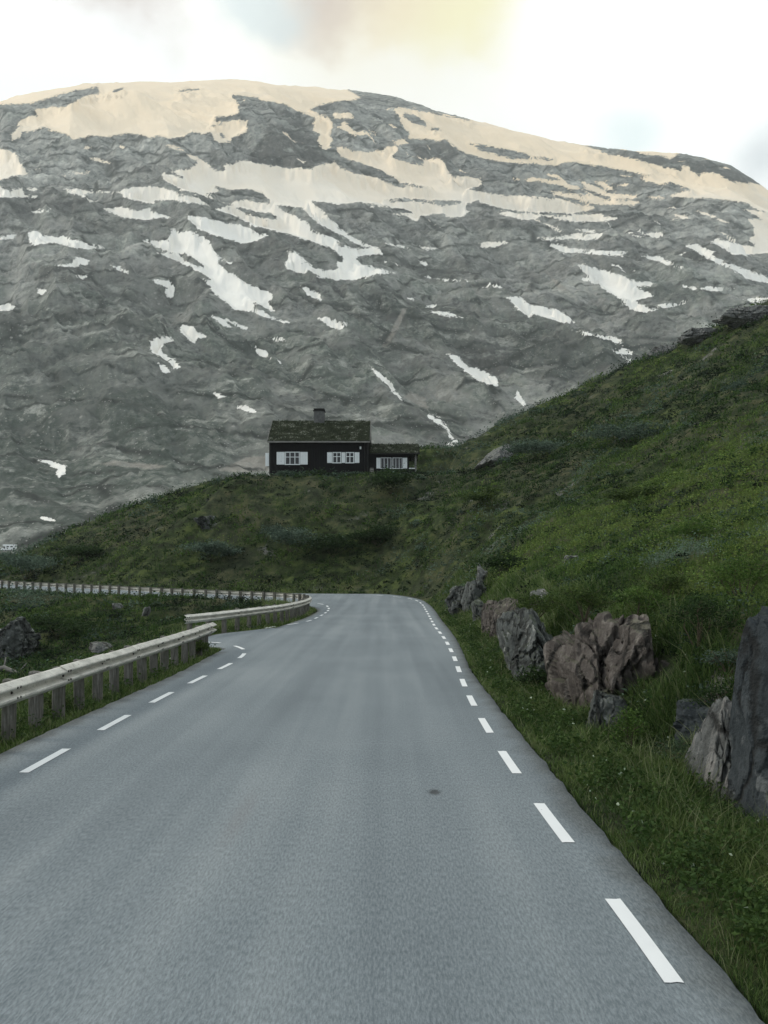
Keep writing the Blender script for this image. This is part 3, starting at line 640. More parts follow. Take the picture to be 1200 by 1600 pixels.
rock('rock_outcrop', (694,915,738,953), 36.5, .9, 23, 'r_grey', 'low jagged dark rock where the verge meets the far end of the road', 'rock', sub=5, planes=18, rough=.12)
rock('rock_outcrop', (722,906,762,952), 34, .9, 24, 'r_grey', 'jagged dark rock with pale top ledges behind the verge, further from the bend', 'rock', planes=18, rough=.12)
rock('boulder', (742,880,764,910), 37, .5, 25, 'r_pale', 'small upright pale stone on the bank above the jagged dark rock', 'rock')
rock('boulder', (831,920,868,953), 21.5, .45, 26, 'r_pale', 'rounded grey boulder sitting on top of the dark rock face', 'rock', sink=.7, planes=9, rough=.04)
rock('boulder', (868,867,905,893), 28, .5, 27, 'r_pale', 'pale lichen covered rock poking out of the grassy bank above the rock faces', 'rock', sink=.7, lean=.5)
rock('boulder', (838,890,872,908), 28.5, .5, 28, 'r_grey', 'flat grey rock just below the pale lichen covered rock on the bank', 'rock')
rock('boulder', (1072,1090,1185,1290), 7.9, .6, 35, 'r_pale', 'large pale streaked boulder in the grass at the right edge', 'rock', sub=6, planes=12, rough=.09, lean=.38)
rock('rock_slab', (1166,950,1330,1310), 6.9, .6, 37, 'r_dark', 'tall dark bluish rock slab standing at the right edge in front of the pale boulder', 'rock', sub=6, planes=9, rough=.07, lean=.30)
rock('boulder', (1045,1092,1150,1170), 9.3, .5, 38, 'r_dark', 'dark mossy boulder half hidden under the bushes behind the pale streaked boulder', 'rock', rough=.09)
rock('rock_outcrop', (1000,1030,1056,1160), 10.9, .7, 61, 'r_brown', 'low brown ledge at the right foot of the big reddish brown rock face', 'rock', planes=16, rough=.09, lean=.3, sink=.4)
rock('rock_outcrop', (736,936,766,972), 29, 1.0, 62, 'r_grey', 'low grey ledge between the jagged dark rocks and the rusty brown boulders', 'rock', planes=16, rough=.09, sink=.4)
rock('rock_outcrop', (905,1075,985,1168), 10.7, .45, 63, 'r_grey', 'low dark grey ledge at the foot of the big reddish brown rock face', 'rock', planes=16, rough=.09, sink=.4)
rock('boulder', (945,988,962,1002), 12.6, .12, 39, 'r_pale', 'small whitish stone in the grass above the reddish brown rock face', 'rock', sub=4)
rock('rock_slab', (728,697,815,738), 82, 5, 41, 'r_pale', 'long smooth grey rock slab in the hillside grass right of the cabin', 'rock', rough=.04, lean=.8, planes=8)
rock('rock_slab', (722,670,790,705), 95.5, 3, 42, 'r_grey', 'grey rock rib on the skyline right of the cabin annex', 'rock', lean=.8)
def crag(px, d, w_, h_, dep, seed, label, mat='r_pale', planes=18, rough=.1, lean=0.0):
    x_ = (px-600)/FPX*d; z_ = float(ground(x_, d)[0])
    px0 = 600 + FPX*(x_-w_/2)/d; px1 = 600 + FPX*(x_+w_/2)/d
    rock('rock_outcrop', (px0, HY-FPX*(z_+h_-CAMZ)/d, px1, HY-FPX*(z_-.3-CAMZ)/d), d, dep, seed, mat, label, planes=planes, rough=rough, lean=lean)
crag(1035, 92.5, 4.2, 1.1, 1.6, 43, 'small grey crag on the hill skyline, lowest of the three on the ridge')
crag(1095, 88.5, 5.2, 1.1, 1.8, 44, 'rough grey crag on the hill skyline, middle one of the three on the ridge')
crag(1172, 85, 7.0, 1.3, 2.2, 45, 'broad grey crag at the top of the hill, highest on the ridge')
rock('rock_outcrop', (1135,708,1185,748), 40, 1.2, 46, 'r_grey', 'grey rocks halfway up the right hillside near the right edge', 'rock', planes=18, rough=.1)
rock('boulder', (1165,688,1215,715), 42, 1.0, 47, 'r_grey', 'dark boulder just above the grey rocks halfway up the right hillside', 'rock')
rock('rock_outcrop', (300,806,346,834), 74, 2.2, 48, 'r_grey', 'weathered grey outcrop in the knoll slope left of the cabin', 'rock', planes=18, rough=.12)
rock('rock_outcrop', (-10,962,58,1030), 37, 1.5, 49, 'r_grey', 'dark broken rock outcrop in the hollow at the left edge', 'rock', planes=18, rough=.13)
rock('boulder', (660,768,692,784), 72, .8, 50, 'r_pale', 'whitish rock lying in the dark grass below the annex', 'rock')
rock('boulder', (222,948,234,960), 42, .3, 51, 'r_pale', 'pale stone in the grass between the two guardrails', 'rock', sub=4)
rock('boulder', (176,942,192,950), 45, .35, 52, 'r_pale', 'flat pale stone close under the far guardrail', 'rock', sub=4)
rock('boulder', (140,1003,175,1016), 26, .4, 53, 'r_pale', 'flat grey stone behind the near guardrail', 'rock', sub=4)
rock('boulder', (1036,905,1052,922), 20, .3, 54, 'r_grey', 'small grey stone alone in the bright green slope on the right', 'rock', sub=4)

# ================================================================== HEATH AND GRASS (uncountable cover)
def ok_points(x, y, dmin, rock_k=.8):
    z, D = ground(x, y, True)
    m = D > dmin
    for cx, cy, rx, ry in rock_clear:
        m &= ((x-cx)/max(rx*rock_k, .02))**2 + ((y-cy)/max(ry*rock_k, .02))**2 > 1
    m &= ~((x > HX0-.3) & (x < HX1+.3) & (y > 79.7) & (y < 88))
    return x[m], y[m], z[m], D[m]
def species(x, y):
    """which plant grows here: patches and streaks running up the slope"""
    a_ = x*.80 + y*.60; b_ = -x*.60 + y*.80
    p1 = fbm(a_/9, b_/3.2, 4, .55, 101); p2 = fbm(x/3.0, y/3.0, 4, .55, 111); p3 = fbm(a_/22, b_/12, 3, .5, 121)
    return p1, p2, p3
PAL = [(.005,.011,.004), (.013,.028,.009), (.031,.057,.014), (.078,.112,.026), (.140,.168,.044)]
PALW = [(.030,.044,.034), (.066,.088,.068), (.13,.155,.12)]
x, y = cover_points(105000, -.95, .95, 6.5, 112)
x, y, z, D = ok_points(x, y, .55)
p1, p2, p3 = species(x, y)
cull = rng.uniform(0, 1, len(x)) < .80 + 1.1*p2
x, y, z, D, p1, p2, p3 = (q[cull] for q in (x, y, z, D, p1, p2, p3))
dist = np.hypot(x, y+3)
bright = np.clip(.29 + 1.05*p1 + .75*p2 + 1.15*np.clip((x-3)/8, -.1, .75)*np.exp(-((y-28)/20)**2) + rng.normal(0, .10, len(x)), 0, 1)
willow = (p3 + .6*p2) > .26
low = np.where(D < 2.2, .45, 1.0)
rad = (.09 + .0056*dist)*rng.uniform(.45, 1.5, len(x))*np.where(rng.uniform(0, 1, len(x)) < .10 + .35*np.clip(p2, 0, 1), rng.uniform(1.3, 2.6, len(x)), 1)*np.where(willow, 1.35, 1.0)*(.8 + .5*np.clip(p2+.3, 0, 1))*low
nl = np.where(dist < 24, 22, np.where(dist < 50, 15, 12)).astype(int)
idx = np.repeat(np.arange(len(x)), nl); N = len(idx)
dv = rng.normal(size=(N, 3)); dv /= np.linalg.norm(dv, axis=1, keepdims=True); dv[:, 2] = np.abs(dv[:, 2])*.85
cc = np.stack([x, y, z], 1)[idx] + dv*(rad[idx]*rng.uniform(.25, 1.0, N)**.6)[:, None]
ls = np.clip(.0025*dist, .026, .22)[idx]*rng.uniform(.6, 1.4, N)
V, F = leaves(cc, ls, .5, .48)
tint = np.where(willow[:, None], palette(np.clip(bright+.1, 0, 1), PALW), palette(bright, PAL))
col = tint[idx]*rng.uniform(.65, 1.4, (N, 1))*(1 + rng.normal(0, .06, (N, 3)))
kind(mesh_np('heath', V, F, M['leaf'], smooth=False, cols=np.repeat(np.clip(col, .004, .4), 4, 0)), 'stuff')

# cushions and knee-high thickets of dwarf willow and birch: an unbroken, uncountable cover
x, y = cover_points(9000, -.9, .95, 9, 108)
x, y, z, D = ok_points(x, y, 1.6)
p1, p2, p3 = species(x, y); q5 = fbm(x/7, y/5, 3, .5, 131)
keep = rng.uniform(0, 1, len(x)) < np.clip(.30 + 1.3*q5, .03, 1)
x, y, z, p1, p2, p3 = (q[keep] for q in (x, y, z, p1, p2, p3)); dist = np.hypot(x, y+3)
rad = (.10 + .0105*dist)*rng.uniform(.5, 1.5, len(x)); nl = np.where(dist < 30, 70, 60); idx = np.repeat(np.arange(len(x)), nl); N = len(idx)
dv = rng.normal(size=(N, 3)); dv /= np.linalg.norm(dv, axis=1, keepdims=True); dv[:, 2] = np.abs(dv[:, 2])*.72
lump = 1 + .25*np.sin(dv[:, 0]*5 + idx)*np.cos(dv[:, 1]*4 + idx*1.7)
cc = np.stack([x, y, z - .12*rad], 1)[idx] + dv*(rad[idx]*rng.uniform(.72, 1.0, N)*lump)[:, None]
V, F = leaves(cc, np.clip(.0034*dist, .028, .30)[idx]*rng.uniform(.6, 1.35, N), .45, .5)
wl = rng.uniform(0, 1, len(x)) < .38 + .8*p3
tn = np.where(wl[:, None], palette(np.clip(.45 + .6*p2 + rng.normal(0, .22, len(x)), 0, 1), PALW), palette(np.clip(.36 + .6*p1 + rng.normal(0, .24, len(x)), 0, 1), PAL))
col = tn[idx]*rng.uniform(.7, 1.35, (N, 1))
kind(mesh_np('low_shrubs', V, F, M['leaf'], smooth=False, cols=np.repeat(np.clip(col, .004, .4), 4, 0)), 'stuff')

# tall grass threaded through the heath
x, y = cover_points(60000, -.95, .95, 6.0, 105)
x, y, z, D = ok_points(x, y, .25)
p1, p2, p3 = species(x, y); dist = np.hypot(x, y+3)
m = (p1 > -.08 - .2*(x > 4)*(y < 40)) & ((p3 + .6*p2) < .3)
x, y, z, D, p1, p2, dist = (q[m] for q in (x, y, z, D, p1, p2, dist))
nb = 5; idx = np.repeat(np.arange(len(x)), nb); N = len(idx)
pp = np.stack([x, y, z], 1)[idx]; pp[:, :2] += rng.normal(size=(N, 2))*(.03 + .0028*dist[idx])[:, None]; pp[:, 2] -= .02
hgt = (.12 + .0020*dist[idx])*rng.uniform(.6, 1.6, N)*np.where(D[idx] < 2, .8, 1.1)
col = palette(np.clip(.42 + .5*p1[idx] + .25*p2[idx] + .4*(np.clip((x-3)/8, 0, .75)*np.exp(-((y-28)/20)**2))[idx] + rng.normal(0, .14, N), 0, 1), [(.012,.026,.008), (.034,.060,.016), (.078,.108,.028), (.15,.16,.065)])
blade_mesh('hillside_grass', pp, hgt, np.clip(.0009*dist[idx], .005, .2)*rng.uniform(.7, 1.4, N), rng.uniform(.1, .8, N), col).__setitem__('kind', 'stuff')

# verge grass along the asphalt
def verge(n, xlo, xhi, ylo, yhi, dlo, dhi, hscale, name, palx):
    yy = np.exp(rng.uniform(np.log(ylo), np.log(yhi), n)); xx = rng.uniform(xlo, xhi, n)
    xx, yy, zz_, DD = ok_points(xx, yy, dlo, .75)
    m_ = DD < dhi; xx, yy, zz_, DD = xx[m_], yy[m_], zz_[m_], DD[m_]
    q = fbm(xx/.55, yy/.9, 4, .6, 201); q2 = fbm(xx/2.2, yy/3, 3, .5, 211)
    keep = rng.uniform(0, 1, len(xx)) < np.clip(.75 + .9*q, .12, 1)
    xx, yy, zz_, DD, q, q2 = (k_[keep] for k_ in (xx, yy, zz_, DD, q, q2))
    dd = np.hypot(xx, yy)
    h_ = hscale*rng.uniform(.45, 1.35, len(xx))*(.32 + .75*sstep(.1, 1.3, DD))*(1 + .6*q)
    tall = rng.uniform(0, 1, len(xx)) < .05; h_ = np.where(tall, h_*1.6, h_)
    cl_ = palette(np.clip(.45 + .45*q2 + .3*q + rng.normal(0, .17, len(xx)), 0, 1), palx)
    cl_ = np.where(tall[:, None], np.array([[.17,.16,.09]]), cl_)
    blade_mesh(name, np.stack([xx, yy, zz_-.015], 1), h_, np.clip(.0010*dd, .0045, .09)*rng.uniform(.7, 1.5, len(xx)), rng.uniform(.15, 1.0, len(xx)), cl_).__setitem__('kind', 'stuff')
GP = [(.020,.036,.012), (.048,.078,.022), (.105,.135,.042), (.165,.185,.07), (.27,.27,.16)]
verge(260000, 1.7, 5.0, 2.2, 52, .015, 2.6, .21, 'verge_grass', GP)
verge(150000, -7.5, -3.6, 4.5, 47, .02, 2.8, .26, 'verge_grass', GP)
verge(50000, -34, -3.2, 43, 66, .05, 2.5, .20, 'verge_grass', GP)
# small broad-leaved weeds and clover among the verge grass
yy = np.exp(rng.uniform(np.log(2.6), np.log(40), 16000)); xx = np.where(rng.uniform(0, 1, 16000) < .62, rng.uniform(1.85, 4.2, 16000), rng.uniform(-7, -4.3, 16000))
xx, yy, zz_, DD = ok_points(xx, yy, .2, .75)
q = fbm(xx/.5, yy/.8, 3, .6, 231); m_ = q > -.05; xx, yy, zz_, q = xx[m_], yy[m_], zz_[m_], q[m_]
idx = np.repeat(np.arange(len(xx)), 9); N = len(idx); cc = np.stack([xx, yy, zz_], 1)[idx] + rng.normal(size=(N, 3))*np.array([.05, .05, .03]); cc[:, 2] += rng.uniform(.02, .20, N)
V, F = leaves(cc, rng.uniform(.018, .05, N)*(1 + .03*yy[idx]), .3, .6)
col = palette(np.clip(.5 + q[idx]*.8 + rng.normal(0, .15, N), 0, 1), [(.016,.030,.009), (.036,.060,.016), (.07,.10,.026)])
col = np.where((rng.uniform(0, 1, N) < .005)[:, None], np.array([[.45,.45,.38]]), col)
kind(mesh_np('verge_weeds', V, F, M['leaf'], smooth=False, cols=np.repeat(col, 4, 0)), 'stuff')

# ================================================================== SHRUBS (one by one)
def tube(bm, pts, r0, r1, seg=5):
    prev = None; n = len(pts)
    for i, p in enumerate(pts):
        p = Vector(p); t = (Vector(pts[min(i+1, n-1)]) - Vector(pts[max(i-1, 0)])).normalized()
        a_ = t.orthogonal().normalized(); b_ = t.cross(a_); r_ = r0 + (r1-r0)*i/(n-1)
        ring = [bm.verts.new(p + (a_*math.cos(2*math.pi*k_/seg) + b_*math.sin(2*math.pi*k_/seg))*r_) for k_ in range(seg)]
        if prev:
            for k_ in range(seg): bm.faces.new((prev[k_], prev[(k_+1) % seg], ring[(k_+1) % seg], ring[k_]))
        prev = ring
def shrub(px, d, w_, h_, pal, n, label, seed, py=None, group=None, sink=.05, name='shrub', leaf=None, x=None):
    x_ = (px-600)/FPX*d if x is None else x; z_ = float(ground(x_, d)[0])
    if py is not None: z_ = W(px, py, d)[2]          # rooted on top of a rock face
    e = empty(name, (x_, d, z_ - sink), label, 'shrub', group)
    rr = np.random.default_rng(seed); bm = bmesh.new(); tips = []
    ns = 9 if d < 30 else 6
    for i in range(ns):
        a_ = rr.uniform(0, 2*np.pi); sp_ = rr.uniform(.15, 1)*w_*.45
        end = np.array([math.cos(a_)*sp_, math.sin(a_)*sp_, h_*rr.uniform(.6, 1)*(1-.35*(sp_/(w_*.45))**2)])
        midp = end*.5 + np.array([0, 0, h_*.10]) + rr.normal(size=3)*.04*w_
        q = [(0,0,0), tuple(midp*.6), tuple(midp), tuple(end)]
        tube(bm, q, .008 + .006*h_, .003, 4); tips.append((midp, end))
        for j in range(3):
            f = rr.uniform(.45, .9); p0 = midp*(1-f) + end*f; p1 = p0 + np.array([rr.normal()*.16*w_, rr.normal()*.16*w_, rr.uniform(.02, .22)*h_])
            tube(bm, [tuple(p0), tuple((p0+p1)/2 + rr.normal(size=3)*.02), tuple(p1)], .005, .002, 4); tips.append((p0, p1))
    bm_obj('stem', bm, M['stem'], e)
    k_ = rr.integers(0, len(tips), n); f = rr.uniform(.15, 1.08, n)[:, None]
    A = np.array([t[0] for t in tips]); B = np.array([t[1] for t in tips])
    cc = A[k_]*(1-f) + B[k_]*f + rr.normal(size=(n, 3))*np.array([.085*w_, .085*w_, .06*h_])
    cc[:, 2] = np.abs(cc[:, 2]) + .01
    lf = leaf or max(.03, .0034*d)
    V, F = leaves(cc, rr.uniform(.6, 1.4, n)*lf, .35, .45, rr)
    tone = np.clip(.5 + rr.normal(0, .2, n) + .35*rr.normal(size=len(tips))[k_]*.6, 0, 1)
    col = palette(tone, pal)*rr.uniform(.8, 1.2, (n, 1))
    mesh_np('foliage', V, F, M['leaf'], parent=e, smooth=False, cols=np.repeat(col, 4, 0))
    return e
BRIGHT = [(.035,.060,.014), (.065,.105,.022), (.11,.15,.035)]
DARK = [(.012,.022,.008), (.022,.040,.012), (.045,.068,.02)]
GREYW = [(.036,.050,.040), (.075,.096,.078), (.15,.175,.14)]
OLIVE = [(.024,.038,.010), (.050,.070,.018), (.09,.11,.03)]
shrub(985, 9.4, .50, .62, BRIGHT, 1500, 'bright light green sapling in front of the reddish brown rock face', 1)
shrub(836, 13.6, .75, .50, DARK, 1700, 'low dark green bush at the foot of the lichen spotted rock face', 2)
shrub(1092, 10.4, 1.05, .85, DARK, 2600, 'large dark green bush above the dark mossy boulder', 3)
shrub(1160, 12.2, 1.15, .8, BRIGHT, 2600, 'leafy yellow green bush on the bank behind the tall dark slab', 4)
shrub(1138, 9.6, .55, .42, GREYW, 900, 'small silvery grey willow over the pale streaked boulder', 5)
shrub(1060, 8.6, .8, .42, [(.030,.044,.026), (.055,.075,.045), (.09,.115,.07)], 1900, 'sprawling bluish green bush left of the pale streaked boulder', 6)
shrub(322, 19.4, .75, .50, OLIVE, 1400, 'small olive bush at the open end of the near guardrail', 7, x=-4.62)
shrub(160, 11.6, .55, .36, OLIVE, 1100, 'low weedy bush among the posts of the near guardrail', 8, x=-4.75)
shrub(1042, 13.0, .9, .65, OLIVE, 2000, 'olive green bush right of the reddish brown rock face', 9)
shrub(912, 12.9, 1.2, .55, OLIVE, 2200, 'olive heather cushion hanging over the top edge of the reddish brown rock face', 10, py=968)
shrub(995, 12.6, 1.0, .6, BRIGHT, 1900, 'fresh green bush on the upper right corner of the reddish brown rock face', 11, py=968)
shrub(838, 17.2, 1.4, .55, OLIVE, 1900, 'wide olive heather cushion on top of the lichen spotted rock face', 12, py=966)
shrub(790, 25.2, 1.3, .5, DARK, 1200, 'dark cushion shrub behind the rusty brown slab', 13)
shrub(1120, 9.2, .8, .5, DARK, 1700, 'dark bush squeezed between the dark mossy boulder and the pale streaked one', 14)
for i, (px, w_) in enumerate(((447,2.6),(503,3.2),(556,2.4),(612,3.0),(655,2.4))):
    shrub(px, 78.6, w_, .55, [GREYW, DARK, GREYW, DARK, DARK][i], 700, ['grey green willow under the three paned cabin window', 'dark low bush below the middle of the cabin wall', 'grey green willow below the paired cabin windows', 'dark bush below the annex windows', 'dark bush at the outer corner of the annex'][i], 20+i, group='bushes along the cabin foundation', leaf=.2)
for i, (px, d, w_, h_, pal, lab) in enumerate((
    (452, 67, 4.2, 2.0, GREYW, 'grey willow thicket low on the knoll, left of the road bend'),
    (520, 66, 3.4, 1.7, DARK, 'dark bush low on the knoll above the bend, beside the grey thicket'),
    (590, 66, 4.0, 1.6, DARK, 'broad dark bush on the knoll straight above the road end'),
    (330, 68, 3.6, 1.7, GREYW, 'grey willow above the far guardrail, left of the thicket by the bend'),
    (120, 74, 3.5, 1.8, DARK, 'dark bush above the far guardrail near the left edge'),
    (40, 73, 4.2, 2.6, GREYW, 'tall grey green bush behind the far guardrail at the left edge'),
    (610, 73, 4.4, 1.8, DARK, 'large dark bush halfway up the knoll below the annex'),
    (840, 73, 5.5, 1.5, GREYW, 'wide silvery willow patch on the hillside right of the smooth grey slab'),
    (965, 62, 5.0, 1.6, GREYW, 'silvery willow high on the right hillside'),
    (760, 60, 3.0, 1.2, OLIVE, 'olive bush on the lower right hillside above the jagged dark rocks'),
    (1000, 36, 2.2, .9, OLIVE, 'olive bush in the middle of the right hillside'),
    (780, 35, 1.8, .9, DARK, 'dark bush growing beside the small upright pale stone'),
    (1090, 18, 1.2, .7, BRIGHT, 'bright green bush low on the right hillside'),
    (90, 40, 2.4, 1.0, DARK, 'dark bush in the hollow behind the near guardrail'))):
    shrub(px, d, w_*1.35, h_*1.15, pal, 2200 if d > 30 else 1600, lab, 40+i, group='wild shrubs on the slopes')

# fallen grey log in the hollow
bm = bmesh.new(); tube(bm, [(-.9,0,.12), (-.3,.05,.30), (.3,.02,.12), (.95,-.1,-.10)], .09, .06, 9)
for f_ in ((-.3,.05,.30,-.45,.3,.62), (.3,.02,.12,.45,.25,.45)): tube(bm, [f_[:3], f_[3:]], .035, .015, 6)
bmesh.ops.holes_fill(bm, edges=bm.edges[:])
lg = NT('bleached_wood'); M['log'] = lg.done(lg.ramp(lg.noise(lg.map(lg.obj(), (1,8,8)), 5, 5), [(.3, (.08,.078,.07)), (.7, (.22,.21,.19))]), .9)
o = bm_obj('fallen_log', bm, M['log'], smooth=True); lx = (16-600)/FPX*27; o.location = (lx, 27, float(ground(lx, 27)[0]) + .12); o.rotation_euler = (0, 0, -.3)
tag(o, 'bleached broken tree trunk lying in the hollow at the left edge', 'log')

# ================================================================== GUARDRAILS
gm = NT('weathered_zinc'); P = gm.pos()
n1 = gm.noise(gm.map(P, (1,1,3)), 3, 6, .65); n2 = gm.noise(P, 22, 5, .7)
c = gm.ramp(n1, [(.36, (.42,.41,.365)), (.5, (.58,.565,.505)), (.64, (.70,.68,.61))])
c = gm.mix(gm.rng(n2, .54, .68, 0, .6), c, (.20,.165,.12))
M['beam'] = gm.done(c, gm.rng(n2, .3, .7, .42, .65), gm.bump(n2, .15, .01), .5, .0)
bo = NT('rusty_bolt'); M['bolt'] = bo.done((.05,.045,.04), .7)
pm = NT('weathered_post_wood'); P = pm.pos()
n1 = pm.noise(pm.map(P, (14,14,1.1)), 3, 6, .7); n2 = pm.noise(P, 4, 5, .6)
c = pm.ramp(n1, [(.3, (.050,.049,.042)), (.5, (.125,.12,.105)), (.7, (.25,.245,.22))])
c = pm.mix(pm.rng(n2, .45, .7, 0, .55), c, (.06,.065,.045))
M['post'] = pm.done(c, .9, pm.bump(n1, .5, .02), .2)
PROF = [(.0,.315),(.022,.308),(.030,.300),(.100,.252),(.106,.240),(.104,.226),(.096,.214),(.012,.182),(.010,.165),(.010,.150),(.012,.139),(.096,.112),(.106,.098),(.104,.080),(.098,.066),(.030,.015),(.022,.007),(.0,.0)]
PROF = [(a_, b_*.89) for a_, b_ in PROF]
def guardrail(path, spacing, seg_len, label, top=.72, h_post=.70):
    Pp = resample(catmull(path, 10), .05); d = np.r_[0, np.cumsum(np.linalg.norm(np.diff(Pp[:, :2], axis=0), axis=1))]; Ltot = d[-1]
    def at(s):
        q = np.array([np.interp(s, d, Pp[:, i]) for i in range(3)]); s0, s1 = max(0, s-.25), min(Ltot, s+.25)
        t = np.array([np.interp(s1, d, Pp[:, i]) - np.interp(s0, d, Pp[:, i]) for i in range(2)]); t /= np.linalg.norm(t)
        return q, t, np.array([t[1], -t[0]])
    e = empty('guardrail', tuple(at(0)[0]), label, 'guardrail'); o0 = np.array(e.location)
    zb = top - .28
    k_ = 0; s = 0.0
    while s < Ltot - .3:
        s1 = min(Ltot, s + seg_len + .16); ss = np.linspace(s, s1, max(4, int((s1-s)/.18)+1)); bm = bmesh.new(); rings = []
        lap = .004*(k_ % 2)
        sag = random.uniform(-.008, .008)
        for q_ in ss:
            p, t, nn = at(q_)
            fr = [bm.verts.new((p[0]+nn[0]*(a_+lap)-o0[0], p[1]+nn[1]*(a_+lap)-o0[1], p[2]+zb+b_+sag-o0[2])) for a_, b_ in PROF]
            bk = [bm.verts.new((p[0]+nn[0]*(a_+lap-.0035)-o0[0], p[1]+nn[1]*(a_+lap-.0035)-o0[1], p[2]+zb+b_+sag-o0[2])) for a_, b_ in PROF]
            rings.append(fr + bk[::-1])
        m_ = len(rings[0])
        for i in range(len(rings)-1):
            for j in range(m_):
                bm.faces.new((rings[i][j], rings[i+1][j], rings[i+1][(j+1) % m_], rings[i][(j+1) % m_]))
        bm.faces.new(rings[0][::-1]); bm.faces.new(rings[-1])
        # lap bolts and the long centre bolt
        for bz, ds in ((.140,.08),(.206,.04),(.206,.12),(.084,.04),(.084,.12)):
            p, t, nn = at(min(s + ds, Ltot)); a_ = .012 if abs(bz-.14) < .02 else .098
            ctr = Vector((p[0]+nn[0]*(a_+lap+.008)-o0[0], p[1]+nn[1]*(a_+lap+.008)-o0[1], p[2]+zb+bz+sag-o0[2]))
            rot = Vector((nn[0], nn[1], 0)).to_track_quat('Z', 'Y').to_matrix().to_4x4()
            r_ = bmesh.ops.create_cone(bm, cap_ends=True, segments=8, radius1=.022 if a_ < .02 else .016, radius2=.014, depth=.02, matrix=Matrix.Translation(ctr) @ rot)
            for v_ in r_['verts']:
                for f in v_.link_faces: f.material_index = 1
        ob = bm_obj('beam', bm, None, e, mats=[M['beam'], M['bolt']])
        for p_ in ob.data.polygons: p_.use_smooth = len(p_.vertices) == 4 and p_.material_index == 0
        ob.data.set_sharp_from_angle(angle=math.radians(20)) if hasattr(ob.data, 'set_sharp_from_angle') else None
        s += seg_len; k_ += 1
    s = .35
    while s < Ltot - .1:
        p, t, nn = at(s); bm = bmesh.new(); w_ = .068 + random.uniform(-.006, .006); hh_ = h_post + random.uniform(-.02, .035)
        box(bm, -w_, w_, -w_, w_, -.35, hh_, .014)
        vs_top = [v_ for v_ in bm.verts if v_.co.z > hh_ - .02]
        for v_ in vs_top: v_.co.z += v_.co.y*.12
        ob = bm_obj('post', bm, M['post'], e)
        ob.location = (p[0]-nn[0]*(w_+.004)-o0[0], p[1]-nn[1]*(w_+.004)-o0[1], p[2]-o0[2])
        ob.rotation_euler = (random.uniform(-.025, .025), random.uniform(-.025, .025), math.atan2(t[1], t[0]))
        s += spacing*random.uniform(.93, 1.07)
    return e
guardrail([(-4.47,3.4,-.02),(-4.47,8,-.02),(-4.46,12,-.02),(-4.43,16,-.02),(-4.42,19,-.02),(-4.50,21.0,-.02)], .76, 1.52, 'near metal guardrail on wooden posts along the left road edge, ending at the side road', top=.73)
guardrail([(-6.3,25.2,-.08),(-5.6,26.6,-.05),(-4.75,29.2,-.02),(-4.15,32,-.02),(-3.82,36,-.02),(-3.78,40,0),(-4.02,43,.02),(-4.55,45.1,.04),(-5.4,46.6,.06),(-6.9,48,.10),(-9.3,49.5,.14),(-13.3,51.5,.24),(-18.3,54.3,.38),(-24.3,57.8,.54),(-31.3,62.0,.76),(-35,64.4,.88)], .92, 3.0, 'far metal guardrail curving round the bend from the side road to the left edge', top=.74, h_post=.76)

# ================================================================== CABIN
K = HOUSE_D/FPX
hx, hy, hz = (497-600)*K, HOUSE_D, 11.5
def lzd(py, d): return CAMZ + (HY-py)/FPX*d - hz
def lx_(px): return (px-600)*K - hx
def lz_(py): return CAMZ + (HY-py)*K - hz
bw = NT('tarred_boards'); P = bw.obj()
wv = bw.new('ShaderNodeTexWave', wave_type='BANDS', bands_direction='X'); bw.l.new(P, wv.inputs[0]); wv.inputs['Scale'].default_value = 1.9; wv.inputs['Distortion'].default_value = .15
n1 = bw.noise(bw.map(P, (6,6,.6)), 3, 5, .65)
M['wall'] = bw.done(bw.ramp(n1, [(.3, (.004,.004,.0045)), (.7, (.014,.013,.0135))]), .85, bw.bump(bw.math('ADD', bw.rng(wv.outputs['Fac'], .05, .2), bw.math('MULTIPLY', n1, .2)), .7, .03), .12)
wp = NT('white_paint'); M['white'] = wp.done(wp.mix(wp.noise(wp.obj(), 3, 5), (.66,.70,.70), (.80,.83,.82)), .6)
tb = NT('grey_timber'); M['timber'] = tb.done(tb.ramp(tb.noise(tb.map(tb.obj(), (1,6,6)), 3, 5), [(.3, (.10,.10,.09)), (.7, (.26,.255,.235))]), .85)
dt_ = NT('dark_timber'); M['dtimber'] = dt_.done(dt_.ramp(dt_.noise(dt_.map(dt_.obj(), (4,4,1)), 3, 5), [(.3, (.010,.010,.010)), (.7, (.03,.03,.028))]), .85)
gl = NT('window_glass'); M['glass'] = gl.done((.006,.008,.010), .06, None, .5)
sn_ = NT('fieldstone'); P = sn_.obj()
vc = sn_.vor(P, 2.6, 'F1', 'Color'); ve = sn_.vor(P, 2.6, 'DISTANCE_TO_EDGE')
M['stone'] = sn_.done(sn_.mix(sn_.rng(ve, .06, .0), sn_.ramp(sn_.sep(vc, 0), [(0, (.05,.05,.047)), (1, (.17,.165,.155))]), (.02,.02,.018)), .9, sn_.bump(sn_.rng(ve, 0, .15), .8, .08))
pl_ = NT('chimney_plaster'); M['plaster'] = pl_.done(pl_.ramp(pl_.noise(pl_.obj(), 3, 6, .7), [(.3, (.06,.062,.06)), (.7, (.14,.14,.135))]), .95)
tf = NT('turf'); P = tf.pos()
n1 = tf.noise(P, 1.2, 6, .65); n2 = tf.noise(P, 6, 5, .7)
c = tf.ramp(tf.math('ADD', tf.math('MULTIPLY', n1, .6), tf.math('MULTIPLY', n2, .4)), [(.35, (.008,.011,.006)), (.5, (.020,.026,.012)), (.62, (.045,.05,.028))])
c = tf.mix(tf.math('MULTIPLY', tf.rng(n2, .50, .60), tf.rng(n1, .50, .60, 0, .9)), c, (.26,.265,.23))
M['turf'] = tf.done(c, .95, tf.bump(n2, .9, .15), .1)

